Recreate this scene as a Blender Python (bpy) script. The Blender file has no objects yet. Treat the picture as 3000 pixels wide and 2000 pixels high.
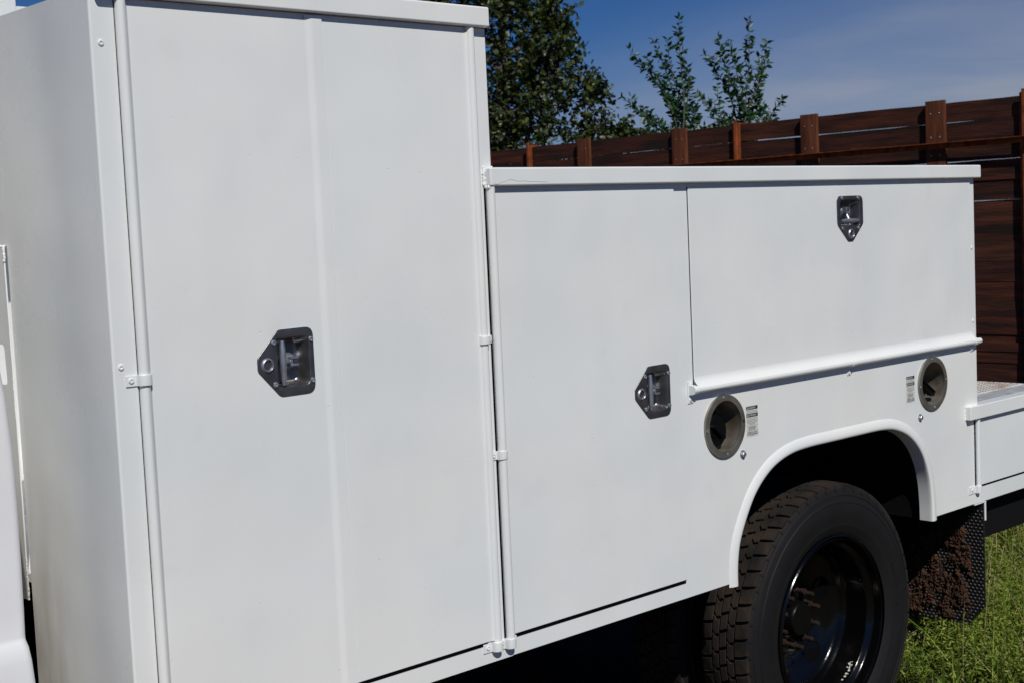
import bpy, bmesh, math, random
import numpy as np
from mathutils import Vector, Matrix
R = math.radians
random.seed(7)
rng = np.random.default_rng(7)
scene = bpy.context.scene
COL = scene.collection

# ------------------------------------------------------------------ camera
cd = bpy.data.cameras.new('camera')
cam = bpy.data.objects.new('camera', cd); COL.objects.link(cam)
cd.sensor_width = 36.0; cd.lens = 49.16
cd.clip_start = 0.05; cd.clip_end = 2000
right = Vector((0.73104834, -0.68084445, -0.04493512))
up = Vector((0.08775115, 0.02850413, 0.99573453))
back = right.cross(up)
M = Matrix((right, up, back)).transposed().to_4x4()
M.translation = Vector((-0.60158, -2.33011, 1.55811))
cam.matrix_world = M
cd.dof.use_dof = True; cd.dof.focus_distance = 3.0; cd.dof.aperture_fstop = 16
scene.camera = cam

# ------------------------------------------------------------------ light
LIGHT = Vector((0.45, 1.0, -1.14)).normalized()          # direction the sunlight travels
to_sun = -LIGHT
elev = math.asin(to_sun.z)
azim = math.atan2(to_sun.x, to_sun.y)                    # clockwise from +Y
world = bpy.data.worlds.new('World'); scene.world = world
world.use_nodes = True
nt = world.node_tree
for n in list(nt.nodes): nt.nodes.remove(n)
wo = nt.nodes.new('ShaderNodeOutputWorld'); bg = nt.nodes.new('ShaderNodeBackground')
sky = nt.nodes.new('ShaderNodeTexSky'); sky.sky_type = 'NISHITA'; sky.sun_disc = False
sky.sun_elevation = elev; sky.sun_rotation = azim
sky.altitude = 2100; sky.air_density = 1.0; sky.dust_density = 0.3; sky.ozone_density = 4.5
bg.inputs['Strength'].default_value = 0.05
# thin cirrus veil, thicker towards the horizon and to one side of the sky
tc = nt.nodes.new('ShaderNodeTexCoord')
mp = nt.nodes.new('ShaderNodeMapping'); mp.inputs['Scale'].default_value = (1.8, 1.8, 9.0)
mp.inputs['Rotation'].default_value = (0.25, 0.1, 0.5)
nz = nt.nodes.new('ShaderNodeTexNoise'); nz.inputs['Scale'].default_value = 2.3
nz.inputs['Detail'].default_value = 6; nz.inputs['Roughness'].default_value = 0.55
nz.inputs['Distortion'].default_value = 0.6
cr = nt.nodes.new('ShaderNodeMapRange'); cr.inputs['From Min'].default_value = 0.38
cr.inputs['From Max'].default_value = 0.70; cr.inputs['To Min'].default_value = 0.55; cr.inputs['To Max'].default_value = 1.0
mx = nt.nodes.new('ShaderNodeMix'); mx.data_type = 'RGBA'
mx.inputs[7].default_value = (8.8, 9.5, 11.4, 1)
# the veil is a bank of high cloud lying over the far right of the view
dt = nt.nodes.new('ShaderNodeVectorMath'); dt.operation = 'DOT_PRODUCT'; dt.inputs[1].default_value = (0.75, 0.35, -0.60)
bk_ = nt.nodes.new('ShaderNodeMapRange'); bk_.interpolation_type = 'SMOOTHSTEP'
bk_.inputs['From Min'].default_value = 0.685; bk_.inputs['From Max'].default_value = 0.785; bk_.inputs['To Min'].default_value = 0.0; bk_.inputs['To Max'].default_value = 0.95
ml = nt.nodes.new('ShaderNodeMath'); ml.operation = 'MULTIPLY'; ml.use_clamp = True
L = nt.links.new
L(tc.outputs['Generated'], mp.inputs['Vector']); L(mp.outputs[0], nz.inputs['Vector'])
L(nz.outputs['Fac'], cr.inputs['Value']); L(cr.outputs[0], ml.inputs[0]); L(tc.outputs['Generated'], dt.inputs[0]); L(dt.outputs['Value'], bk_.inputs['Value']); L(bk_.outputs[0], ml.inputs[1]); L(ml.outputs[0], mx.inputs[0])
# polarised, high-altitude blue
tn = nt.nodes.new('ShaderNodeMix'); tn.data_type = 'RGBA'; tn.blend_type = 'MULTIPLY'; tn.inputs[0].default_value = 1.0
tn.inputs[7].default_value = (0.42, 0.77, 1.24, 1)
L(sky.outputs[0], tn.inputs[6]); L(tn.outputs[2], mx.inputs[6]); L(mx.outputs[2], bg.inputs['Color']); L(bg.outputs[0], wo.inputs['Surface'])

sd = bpy.data.lights.new('sun', 'SUN'); sd.energy = 5.0; sd.angle = R(0.5); sd.color = (1.0, 0.968, 0.905)
sun = bpy.data.objects.new('sun', sd); COL.objects.link(sun)
sun.rotation_euler = LIGHT.to_track_quat('-Z', 'Y').to_euler()
sun.location = (-3, -6, 8)

vs = scene.view_settings
vs.view_transform = 'Standard'; vs.look = 'None'; vs.exposure = -0.54; vs.gamma = 1.0
vs.use_curve_mapping = False
scene.cycles.max_bounces = 8
scene.cycles.use_denoising = True

# ------------------------------------------------------------------ materials
def mat(name, color, rough=0.5, metal=0.0, var=None, vscale=4.0, bump=0.0, bscale=60.0, coat=0.0,
        stretch=(1, 1, 1), detail=5.0, spec=0.5, vlo=0.35, vhi=0.65, rvar=0.0):
    m = bpy.data.materials.new(name); m.use_nodes = True
    t = m.node_tree; b = t.nodes['Principled BSDF']
    b.inputs['Base Color'].default_value = (*color, 1)
    b.inputs['Roughness'].default_value = rough; b.inputs['Metallic'].default_value = metal
    b.inputs['Specular IOR Level'].default_value = spec
    if coat: b.inputs['Coat Weight'].default_value = coat; b.inputs['Coat Roughness'].default_value = 0.12
    if var or bump or rvar:
        c = t.nodes.new('ShaderNodeNewGeometry'); mpn = t.nodes.new('ShaderNodeMapping')
        mpn.inputs['Scale'].default_value = stretch
        t.links.new(c.outputs['Position'], mpn.inputs['Vector'])
    if var:
        n = t.nodes.new('ShaderNodeTexNoise'); n.inputs['Scale'].default_value = vscale
        n.inputs['Detail'].default_value = detail
        r = t.nodes.new('ShaderNodeMapRange'); r.inputs['From Min'].default_value = vlo; r.inputs['From Max'].default_value = vhi
        x = t.nodes.new('ShaderNodeMix'); x.data_type = 'RGBA'
        x.inputs[6].default_value = (*color, 1); x.inputs[7].default_value = (*var, 1)
        t.links.new(mpn.outputs[0], n.inputs['Vector']); t.links.new(n.outputs['Fac'], r.inputs['Value'])
        t.links.new(r.outputs[0], x.inputs[0]); t.links.new(x.outputs[2], b.inputs['Base Color'])
        m['mix'] = x.name
    if rvar:
        n3 = t.nodes.new('ShaderNodeTexNoise'); n3.inputs['Scale'].default_value = vscale * 2.3
        n3.inputs['Detail'].default_value = 5
        r3 = t.nodes.new('ShaderNodeMapRange'); r3.inputs['To Min'].default_value = max(0.02, rough - rvar)
        r3.inputs['To Max'].default_value = rough + rvar
        t.links.new(mpn.outputs[0], n3.inputs['Vector']); t.links.new(n3.outputs['Fac'], r3.inputs['Value'])
        t.links.new(r3.outputs[0], b.inputs['Roughness'])
    if bump:
        n2 = t.nodes.new('ShaderNodeTexNoise'); n2.inputs['Scale'].default_value = bscale
        n2.inputs['Detail'].default_value = 6
        bp_ = t.nodes.new('ShaderNodeBump'); bp_.inputs['Strength'].default_value = 1.0
        bp_.inputs['Distance'].default_value = bump
        t.links.new(mpn.outputs[0], n2.inputs['Vector']); t.links.new(n2.outputs['Fac'], bp_.inputs['Height'])
        t.links.new(bp_.outputs[0], b.inputs['Normal'])
    return m

def paint_mat(name, c1, c2, rough):
    """repainted steel: faint patchy tone, oil-canning, orange peel, sparse dings with chipped rims"""
    m = bpy.data.materials.new(name); m.use_nodes = True
    t = m.node_tree; N = t.nodes; K = t.links.new; b = N['Principled BSDF']
    b.inputs['Roughness'].default_value = rough
    geo = N.new('ShaderNodeNewGeometry')
    def noise(scale, detail=4, src=None):
        n = N.new('ShaderNodeTexNoise'); n.inputs['Scale'].default_value = scale; n.inputs['Detail'].default_value = detail
        K(src or geo.outputs['Position'], n.inputs['Vector']); return n.outputs['Fac']
    def rng_(v, a, b_, c=0.0, d=1.0):
        r = N.new('ShaderNodeMapRange'); K(v, r.inputs['Value'])
        r.inputs['From Min'].default_value = a; r.inputs['From Max'].default_value = b_
        r.inputs['To Min'].default_value = c; r.inputs['To Max'].default_value = d; return r.outputs[0]
    def op(o, a, b_):
        n = N.new('ShaderNodeMath'); n.operation = o
        for i, v in ((0, a), (1, b_)):
            if isinstance(v, (int, float)): n.inputs[i].default_value = v
            else: K(v, n.inputs[i])
        return n.outputs[0]
    def mixc(f, a, b_):
        x = N.new('ShaderNodeMix'); x.data_type = 'RGBA'; K(f, x.inputs[0])
        for i, v in ((6, a), (7, b_)):
            if isinstance(v, tuple): x.inputs[i].default_value = (*v, 1)
            else: K(v, x.inputs[i])
        return x.outputs[2]
    col = mixc(rng_(noise(2.2, 3), 0.38, 0.62), c1, c2)
    grime = rng_(noise(9, 6), 0.60, 0.80, 0.0, 0.18)
    col = mixc(grime, col, (0.60, 0.57, 0.50))
    mpv = N.new('ShaderNodeMapping'); mpv.inputs['Scale'].default_value = (3.5, 3.5, 0.6); K(geo.outputs['Position'], mpv.inputs['Vector'])
    col = mixc(rng_(noise(1.6, 6, mpv.outputs[0]), 0.45, 0.80, 0.0, 0.22), col, (0.66, 0.665, 0.66))  # vertical streaks: the cab's cloudy reflection put into the paint colour
    # streaky brown, stronger low on the wall facing the cab and towards its inner edge
    xyz = N.new('ShaderNodeSeparateXYZ'); K(geo.outputs['Position'], xyz.inputs[0])
    dz_ = rng_(xyz.outputs[2], 1.15, 0.60); dy_ = rng_(xyz.outputs[1], 0.20, 0.42); dx_ = rng_(xyz.outputs[0], 0.5775, 0.5765)
    brown_tone = op('MULTIPLY', op('MULTIPLY', dz_, dy_), op('MULTIPLY', dx_, rng_(noise(7, 7, mpv.outputs[0]), 0.30, 0.65, 0.25, 0.95)))
    col = mixc(brown_tone, col, (0.27, 0.20, 0.13))
    # dings
    v = N.new('ShaderNodeTexVoronoi'); v.inputs['Scale'].default_value = 26; K(geo.outputs['Position'], v.inputs['Vector'])
    sp = N.new('ShaderNodeSeparateColor'); K(v.outputs['Color'], sp.inputs[0])
    on = op('GREATER_THAN', sp.outputs[0], 0.62)
    rad = rng_(sp.outputs[1], 0, 1, 0.015, 0.06)
    dist = op('ADD', v.outputs['Distance'], rng_(noise(120, 3), 0.3, 0.7, -0.02, 0.02))
    ding = op('MULTIPLY', rng_(op('DIVIDE', dist, rad), 0.55, 1.0, 1.0, 0.0), on)
    chip = op('MULTIPLY', rng_(op('DIVIDE', dist, rad), 0.0, 0.30, 1.0, 0.0), op('GREATER_THAN', sp.outputs[2], 0.55))
    chip = op('MULTIPLY', chip, on)
    col = mixc(op('MULTIPLY', chip, 0.16), col, (0.25, 0.23, 0.21))
    K(col, b.inputs['Base Color'])
    K(rng_(noise(6, 4), 0.3, 0.7, rough - 0.06, rough + 0.08), b.inputs['Roughness'])
    h = op('SUBTRACT', op('ADD', op('MULTIPLY', noise(1.7, 2), 14.0), op('MULTIPLY', noise(420, 3), 0.13)), op('MULTIPLY', ding, 0.4))
    bu = N.new('ShaderNodeBump'); bu.inputs['Distance'].default_value = 0.0011; bu.inputs['Strength'].default_value = 1
    K(h, bu.inputs['Height']); K(bu.outputs[0], b.inputs['Normal'])
    return m

M_ = {}
M_['white'] = paint_mat('white_paint', (0.825, 0.83, 0.81), (0.765, 0.80, 0.80), 0.30)
M_['cabwhite'] = paint_mat('cab_white_paint', (0.80, 0.81, 0.83), (0.80, 0.80, 0.81), 0.2)
M_['black'] = mat('black_underbody', (0.005, 0.005, 0.006), 0.8, spec=0.15, bump=0.001, bscale=40)
M_['gap'] = mat('shade_black', (0.004, 0.004, 0.005), 0.95, spec=0.0)  # flat black for the shade inside door gaps and holes
M_['steel'] = mat('stainless_steel', (0.25, 0.245, 0.245), 0.36, 0.90, var=(0.17, 0.168, 0.172), vscale=30, bump=0.0002, bscale=90, rvar=0.08)
M_['zinc'] = mat('zinc_steel', (0.52, 0.55, 0.60), 0.38, 0.80, var=(0.36, 0.39, 0.44), vscale=60, bump=0.0002, bscale=200)
M_['alu'] = mat('aged_aluminium', (0.33, 0.32, 0.285), 0.40, 0.7, var=(0.22, 0.20, 0.165), vscale=18, bump=0.0003, bscale=120, rvar=0.1)
M_['cup'] = mat('tarnished_cup', (0.42, 0.41, 0.38), 0.40, 0.78, var=(0.30, 0.24, 0.17), vscale=22, bump=0.0005, bscale=80, vlo=0.42, vhi=0.62)
M_['rubber'] = mat('tyre_rubber', (0.0075, 0.0075, 0.008), 0.7, var=(0.006, 0.006, 0.007), vscale=14, spec=0.3, bump=0.0006, bscale=70)
M_['tread'] = mat('dusty_tread', (0.034, 0.024, 0.018), 0.9, var=(0.010, 0.009, 0.008), vscale=11, spec=0.25, bump=0.0008, bscale=90)
M_['rim'] = mat('black_gloss_rim', (0.002, 0.002, 0.0022), 0.17, 0.0, bump=0.0006, bscale=70, spec=0.28, coat=0.18)
M_['rust'] = mat('rusty_steel', (0.032, 0.017, 0.011), 0.85, 0.0, spec=0.15, var=(0.014, 0.010, 0.008), vscale=60, bump=0.0008, bscale=220)
M_['plastic'] = mat('black_plastic', (0.003, 0.003, 0.0035), 0.34, spec=0.25, bump=0.0003, bscale=160)
M_['flap'] = mat('black_mudflap_rubber', (0.010, 0.010, 0.011), 0.55, bump=0.0004, bscale=90)
M_['mud'] = mat('dried_mud', (0.085, 0.044, 0.027), 0.95, spec=0.05, var=(0.035, 0.022, 0.016), vscale=70, bump=0.003, bscale=60)
M_['decal'] = mat('decal_film', (0.66, 0.66, 0.63), 0.35, var=(0.60, 0.60, 0.56), vscale=30)
M_['crack'] = mat('cracked_paint_line', (0.36, 0.35, 0.34), 0.6)
M_['ink'] = mat('black_ink', (0.022, 0.022, 0.026), 0.45)
M_['lug'] = mat('worn_lugs', (0.20, 0.17, 0.15), 0.6, var=(0.10, 0.08, 0.07), vscale=30)
M_['deckpaint'] = mat('worn_grey_deck', (0.50, 0.51, 0.52), 0.5, var=(0.33, 0.34, 0.36), vscale=22, bump=0.0006, bscale=90)
M_['tan'] = mat('worn_tread_plate', (0.74, 0.70, 0.64), 0.55, var=(0.42, 0.27, 0.17), vscale=9, bump=0.001, bscale=90, vlo=0.54, vhi=0.74)

def plank_mat(name, a, b_):
    return mat(name, a, 0.85, spec=0.2, var=b_, vscale=5, bump=0.004, bscale=26, stretch=(1, 0.28, 3.2), detail=9, vlo=0.36, vhi=0.60)
M_['planks'] = [plank_mat('stained_wood_a', (0.100, 0.030, 0.016), (0.034, 0.015, 0.011)),
                plank_mat('stained_wood_b', (0.078, 0.024, 0.014), (0.026, 0.014, 0.011)),
                plank_mat('stained_wood_c', (0.125, 0.040, 0.021), (0.052, 0.022, 0.014))]
M_['batten'] = mat('stained_batten', (0.135, 0.044, 0.021), 0.85, spec=0.12, var=(0.062, 0.022, 0.012), vscale=7, bump=0.002, bscale=30, stretch=(3, 3, 0.4))
M_['rustpost'] = mat('rusted_beam', (0.30, 0.078, 0.024), 0.9, 0.0, spec=0.1, var=(0.12, 0.034, 0.015), vscale=12, bump=0.002, bscale=90, stretch=(1, 1, 0.5))

def leaf_mat(name, cols, trans=0.35, rough=0.5):
    m = bpy.data.materials.new(name); m.use_nodes = True
    t = m.node_tree; N = t.nodes; b = N['Principled BSDF']
    a = N.new('ShaderNodeAttribute'); a.attribute_name = 'tone'
    r = N.new('ShaderNodeValToRGB'); el = r.color_ramp.elements
    while len(el) < len(cols): el.new(0.5)
    for i, (p, c) in enumerate(cols): el[i].position = p; el[i].color = (*c, 1)
    t.links.new(a.outputs['Fac'], r.inputs[0]); t.links.new(r.outputs[0], b.inputs['Base Color'])
    b.inputs['Roughness'].default_value = rough
    tr = N.new('ShaderNodeBsdfTranslucent'); t.links.new(r.outputs[0], tr.inputs['Color'])
    ms = N.new('ShaderNodeMixShader'); ms.inputs[0].default_value = trans
    t.links.new(b.outputs[0], ms.inputs[1]); t.links.new(tr.outputs[0], ms.inputs[2])
    t.links.new(ms.outputs[0], N['Material Output'].inputs['Surface'])
    return m
M_['oak'] = leaf_mat('oak_leaf', [(0, (0.012, 0.022, 0.007)), (0.50, (0.038, 0.062, 0.010)), (0.80, (0.10, 0.125, 0.018)), (1.0, (0.24, 0.20, 0.02))], 0.25, 0.42)
M_['elm'] = leaf_mat('elm_leaf', [(0, (0.012, 0.045, 0.014)), (0.7, (0.032, 0.100, 0.026)), (1.0, (0.065, 0.16, 0.038))], 0.25, 0.4)
M_['weed'] = leaf_mat('weed_leaf', [(0, (0.035, 0.065, 0.008)), (0.5, (0.15, 0.225, 0.022)), (0.85, (0.30, 0.37, 0.045)), (1.0, (0.42, 0.42, 0.09))], 0.3, 0.6)
M_['straw'] = leaf_mat('dry_straw', [(0, (0.30, 0.20, 0.09)), (1.0, (0.55, 0.43, 0.24))], 0.2, 0.7)
M_['bark'] = mat('grey_bark', (0.13, 0.11, 0.09), 0.9, var=(0.07, 0.055, 0.045), vscale=20, bump=0.004, bscale=40)
M_['soil'] = mat('reddish_soil', (0.085, 0.048, 0.032), 0.95, var=(0.045, 0.028, 0.02), vscale=7, bump=0.012, bscale=28, detail=9)
M_['rock1'] = mat('red_rock', (0.20, 0.085, 0.05), 0.9, var=(0.10, 0.05, 0.035), vscale=14, bump=0.004, bscale=40)
M_['rock2'] = mat('pale_rock', (0.30, 0.24, 0.18), 0.9, var=(0.18, 0.13, 0.10), vscale=18, bump=0.004, bscale=50)

# ------------------------------------------------------------------ helpers
def link(name, me, m, parent=None, label=None):
    o = bpy.data.objects.new(name, me); COL.objects.link(o)
    if m is not None:
        me.materials.clear(); me.materials.append(m)
    if parent is not None:
        o.parent = parent
        if parent.type == 'EMPTY': o.matrix_parent_inverse = Matrix.Translation(-parent.location)
    if label: o['label'] = label
    return o

def thing(name, label, cat, loc=(0, 0, 0), group=None):
    o = bpy.data.objects.new(name, None); COL.objects.link(o); o.location = loc
    o['label'] = label; o['category'] = cat
    if group: o['group'] = group
    o.empty_display_size = 0.2
    return o

class B:
    """a little mesh builder in world coordinates"""
    rs = 1.0
    def __init__(s): s.bm = bmesh.new()
    def poly(s, pts):
        try: return s.bm.faces.new([s.bm.verts.new(p) for p in pts])
        except ValueError: return None
    def box(s, x0, x1, y0, y1, z0, z1, bevel=0.0, seg=2):
        b = bmesh.new()
        bmesh.ops.create_cube(b, size=1.0)
        bmesh.ops.scale(b, vec=(abs(x1 - x0), abs(y1 - y0), abs(z1 - z0)), verts=b.verts)
        bmesh.ops.translate(b, vec=((x0 + x1) / 2, (y0 + y1) / 2, (z0 + z1) / 2), verts=b.verts)
        if bevel: bmesh.ops.bevel(b, geom=b.edges[:], offset=bevel, segments=seg, profile=0.5, affect='EDGES')
        s.merge(b); return s
    def merge(s, b, mtx=None):
        if mtx is not None: b.transform(mtx)
        me = bpy.data.meshes.new('tmp'); b.to_mesh(me); b.free()
        s.bm.from_mesh(me); bpy.data.meshes.remove(me); return s
    def tube(s, pts, rad, n=12, cap=True, taper=None):
        pts = [Vector(p) for p in pts]; rings = []
        ref = None
        for i, p in enumerate(pts):
            d = (pts[min(i + 1, len(pts) - 1)] - pts[max(i - 1, 0)]).normalized()
            if ref is None: ref = Vector((0, 0, 1)) if abs(d.z) < 0.9 else Vector((1, 0, 0))
            a = d.cross(ref).normalized(); c = d.cross(a).normalized(); ref = -c if False else ref
            r = rad if taper is None else rad * taper[i]
            rings.append([s.bm.verts.new(p + (a * math.cos(2 * math.pi * k / n) + c * math.sin(2 * math.pi * k / n)) * r) for k in range(n)])
        for i in range(len(rings) - 1):
            for k in range(n):
                s.bm.faces.new((rings[i][k], rings[i][(k + 1) % n], rings[i + 1][(k + 1) % n], rings[i + 1][k]))
        if cap:
            s.bm.faces.new(list(reversed(rings[0]))); s.bm.faces.new(rings[-1])
        return s
    def lathe(s, prof, origin, n=48, flip=False):
        """profile of (r, y) turned about the Y axis through origin"""
        o = Vector(origin); rings = []; rs = B.rs if n > 40 else 1.0
        for r, y in prof:
            if r < 1e-6: rings.append([s.bm.verts.new(o + Vector((0, y, 0)))])
            else: rings.append([s.bm.verts.new(o + Vector((rs * r * math.cos(2 * math.pi * k / n), y, rs * r * math.sin(2 * math.pi * k / n)))) for k in range(n)])
        for a, b in zip(rings, rings[1:]):
            for k in range(n):
                k2 = (k + 1) % n
                if len(a) == 1 and len(b) == 1: continue
                if len(a) == 1: s.bm.faces.new((a[0], b[k2], b[k]))
                elif len(b) == 1: s.bm.faces.new((a[k], a[k2], b[0]))
                else: s.bm.faces.new((a[k], a[k2], b[k2], b[k]))
        return s
    def loft(s, rings, closed=True, cap0=False, cap1=False):
        R_ = [[s.bm.verts.new(p) for p in r] for r in rings]
        n = len(R_[0])
        for a, b in zip(R_, R_[1:]):
            for k in range(n if closed else n - 1):
                s.bm.faces.new((a[k], a[(k + 1) % n], b[(k + 1) % n], b[k]))
        if cap0: s.bm.faces.new(R_[0])
        if cap1: s.bm.faces.new(list(reversed(R_[-1])))
        return s
    def ico(s, c, r, sc=(1, 1, 1), sub=1, jit=0.0):
        b = bmesh.new(); bmesh.ops.create_icosphere(b, subdivisions=sub, radius=r)
        for v in b.verts:
            if jit: v.co *= 1 + random.uniform(-jit, jit)
            v.co = Vector((v.co.x * sc[0] + c[0], v.co.y * sc[1] + c[1], v.co.z * sc[2] + c[2]))
        s.merge(b); return s
    def plate(s, outline, holes=(), yf=0.0, yb=0.004, e=0.0012):
        """sheet parallel to the XZ plane: outline and holes are (x, z) loops, front edge eased by e"""
        loops = [(outline, e)] + [(h, -e) for h in holes]
        edges = []
        allsides = []
        for lp, off in loops:
            ins = offset(lp, off)
            vf = [s.bm.verts.new((x, yf, z)) for x, z in ins]
            vm = [s.bm.verts.new((x, yf + abs(off), z)) for x, z in lp]
            vb = [s.bm.verts.new((x, yb, z)) for x, z in lp]
            n = len(lp)
            for k in range(n): edges.append(s.bm.edges.new((vf[k], vf[(k + 1) % n])))
            for k in range(n):
                k2 = (k + 1) % n
                s.bm.faces.new((vf[k], vf[k2], vm[k2], vm[k])); s.bm.faces.new((vm[k], vm[k2], vb[k2], vb[k]))
        bmesh.ops.triangle_fill(s.bm, use_beauty=True, use_dissolve=False, edges=edges, normal=(0, -1, 0))
        return s
    def build(s, name, m, parent=None, smooth=35, label=None, weld=True):
        if weld: bmesh.ops.remove_doubles(s.bm, verts=s.bm.verts, dist=1e-6)
        bmesh.ops.recalc_face_normals(s.bm, faces=s.bm.faces)
        me = bpy.data.meshes.new(name); s.bm.to_mesh(me); s.bm.free()
        if smooth:
            me.polygons.foreach_set('use_smooth', [True] * len(me.polygons))
            me.set_sharp_from_angle(angle=R(smooth))
        o = link(name, me, m, parent, label)
        if smooth and weld and len(me.polygons) < 6000:
            w = o.modifiers.new('weighted_normal', 'WEIGHTED_NORMAL'); w.keep_sharp = True; w.weight = 80
        return o

def area2(p): return sum(p[i][0] * p[(i + 1) % len(p)][1] - p[(i + 1) % len(p)][0] * p[i][1] for i in range(len(p)))
def offset(lp, d):
    """inset (d>0) or outset (d<0) a closed 2D loop"""
    if abs(d) < 1e-9: return list(lp)
    sgn = 1 if area2(lp) > 0 else -1
    out = []; n = len(lp)
    for i in range(n):
        p0, p1, p2 = Vector(lp[i - 1]), Vector(lp[i]), Vector(lp[(i + 1) % n])
        a = (p1 - p0).normalized(); b = (p2 - p1).normalized()
        na = Vector((-a.y, a.x)) * sgn; nb = Vector((-b.y, b.x)) * sgn
        m = (na + nb); m.normalize()
        k = max(0.35, m.dot(na)); q = p1 + m * (d / k)
        out.append((q.x, q.y))
    return out
def rect(x0, x1, z0, z1): return [(x0, z0), (x1, z0), (x1, z1), (x0, z1)]
def circle(cx, cz, r, n=40): return [(cx + r * math.cos(2 * math.pi * k / n), cz + r * math.sin(2 * math.pi * k / n)) for k in range(n)]
def rounded(pts, r, n=5):
    """round the corners of a 2D loop; r may be a list"""
    out = []; N = len(pts)
    for i in range(N):
        rr = r[i] if isinstance(r, (list, tuple)) else r
        p0, p1, p2 = Vector(pts[i - 1]), Vector(pts[i]), Vector(pts[(i + 1) % N])
        a = (p0 - p1).normalized(); b = (p2 - p1).normalized()
        ang = a.angle(b); t = min(rr / math.tan(ang / 2), (p0 - p1).length * 0.49, (p2 - p1).length * 0.49)
        A = p1 + a * t; C = p1 + b * t
        for k in range(n + 1):
            u = k / n
            q = A * (1 - u) ** 2 + p1 * 2 * u * (1 - u) + C * u * u
            out.append((q.x, q.y))
    return out
def smooth_path(pts, n=6):
    """Catmull-Rom through 2D points"""
    out = []; P = [Vector(p) for p in pts]
    for i in range(len(P) - 1):
        p0 = P[max(i - 1, 0)]; p1 = P[i]; p2 = P[i + 1]; p3 = P[min(i + 2, len(P) - 1)]
        for k in range(n):
            t = k / n
            q = 0.5 * ((2 * p1) + (p2 - p0) * t + (2 * p0 - 5 * p1 + 4 * p2 - p3) * t * t + (3 * p1 - p0 - 3 * p2 + p3) * t ** 3)
            out.append((q.x, q.y))
    out.append(tuple(P[-1])); return out

# ================================================================== GROUND
GZ = -0.06
def ground_h(x, y):
    return 0.018 * math.sin(x * 2.1 + y * 1.3) + 0.012 * math.sin(x * 5.3 - y * 4.1) + 0.006 * math.sin(x * 11 + y * 9.7)
b = B()
xs = [-300, -60, -12] + [-4 + 0.2 * i for i in range(90)] + [20, 60, 300]
ys = [-300, -60, -12] + [-5 + 0.2 * i for i in range(100)] + [25, 60, 300]
vg = [[b.bm.verts.new((x, y, GZ + (ground_h(x, y) if -5 < x < 15 and -6 < y < 16 else 0))) for y in ys] for x in xs]
for i in range(len(xs) - 1):
    for j in range(len(ys) - 1):
        b.bm.faces.new((vg[i][j], vg[i + 1][j], vg[i + 1][j + 1], vg[i][j + 1]))
g = b.build('ground', M_['soil'], None, smooth=180); g['kind'] = 'structure'
g['label'] = 'reddish bare soil under the weeds, the truck and the fence'

# ================================================================== TRUCK
W = M_['white']
truck = thing('service_truck', 'white service truck with tall and low tool cabinets and a black rear wheel', 'truck', (1.6, 1.1, GZ))

H1c, H2c, H3c = (0.9547, 1.3145), (2.0374, 1.134), (2.9122, 1.5572)
RECESS = rounded([(-0.037, -0.049), (0.039, -0.049), (0.039, 0.049), (-0.037, 0.049)], [0.005, 0.014, 0.014, 0.005], 5)
PLATE = rounded([(-0.033, -0.067), (0.0505, -0.0665), (0.0505, 0.0665), (-0.033, 0.0655), (-0.083, 0.0125), (-0.083, -0.0125)],
                [0.018, 0.020, 0.020, 0.018, 0.012, 0.012], 6)
def place(loop, c, rot=False):
    return [((c[0] - z, c[1] + x) if rot else (c[0] + x, c[1] + z)) for x, z in loop]
ARCH_IN = [(2.336, 0.572), (2.338, 0.63), (2.351, 0.69), (2.385, 0.755), (2.425, 0.81), (2.475, 0.852), (2.53, 0.880), (2.60, 0.898), (2.68, 0.904),
           (2.80, 0.9045), (2.95, 0.9045), (3.05, 0.9035), (3.125, 0.895), (3.20, 0.868), (3.258, 0.825), (3.296, 0.775), (3.322, 0.71), (3.333, 0.64), (3.335, 0.572)]
ARCH = smooth_path(ARCH_IN, 4)
BOT = 0.581
F1, F2, FR = (2.3051, 1.0106), (3.3514, 1.0109), 0.0849
# side sheet of the low cabinets with the wheel arch and the two filler holes
arch_z = [p for p in ARCH if p[1] > BOT]
holes_ = [place(offset(RECESS, -0.005), H2c), place(offset(RECESS, -0.005), H3c, True)]
outline = [(1.512, BOT), (ARCH[0][0], BOT)] + arch_z + [(ARCH[-1][0], BOT), (3.6341, BOT), (3.6341, 1.655), (1.512, 1.655)]
b = B(); b.plate(outline, [circle(*F1, 0.074), circle(*F2, 0.074)] + holes_, 0.0, 0.003, 0.0015)
low = b.build('low_cabinet', W, truck, smooth=30)
# its returns and carcass, set back from the sheet
b = B()
b.box(1.512, ARCH[0][0] - 0.001, 0.004, 0.03, BOT, BOT + 0.012, 0.002)
b.box(ARCH[-1][0] + 0.006, 3.6335, 0.004, 0.03, BOT, BOT + 0.012, 0.002)
b.box(3.6305, 3.6335, 0.0035, 0.42, BOT + 0.013, 1.65)
b.box(1.52, 3.63, 0.42, 0.423, 0.93, 1.65)
b.box(1.52, 3.63, 0.004, 0.42, 1.64, 1.652)
b.build('cabinet_carcass', W, low)
# tall cabinet
b = B()
b.plate(rect(0.577, 1.5118, BOT, 2.0), [place(offset(RECESS, -0.005), H1c)], 0.0, 0.003, 0.0)
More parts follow.
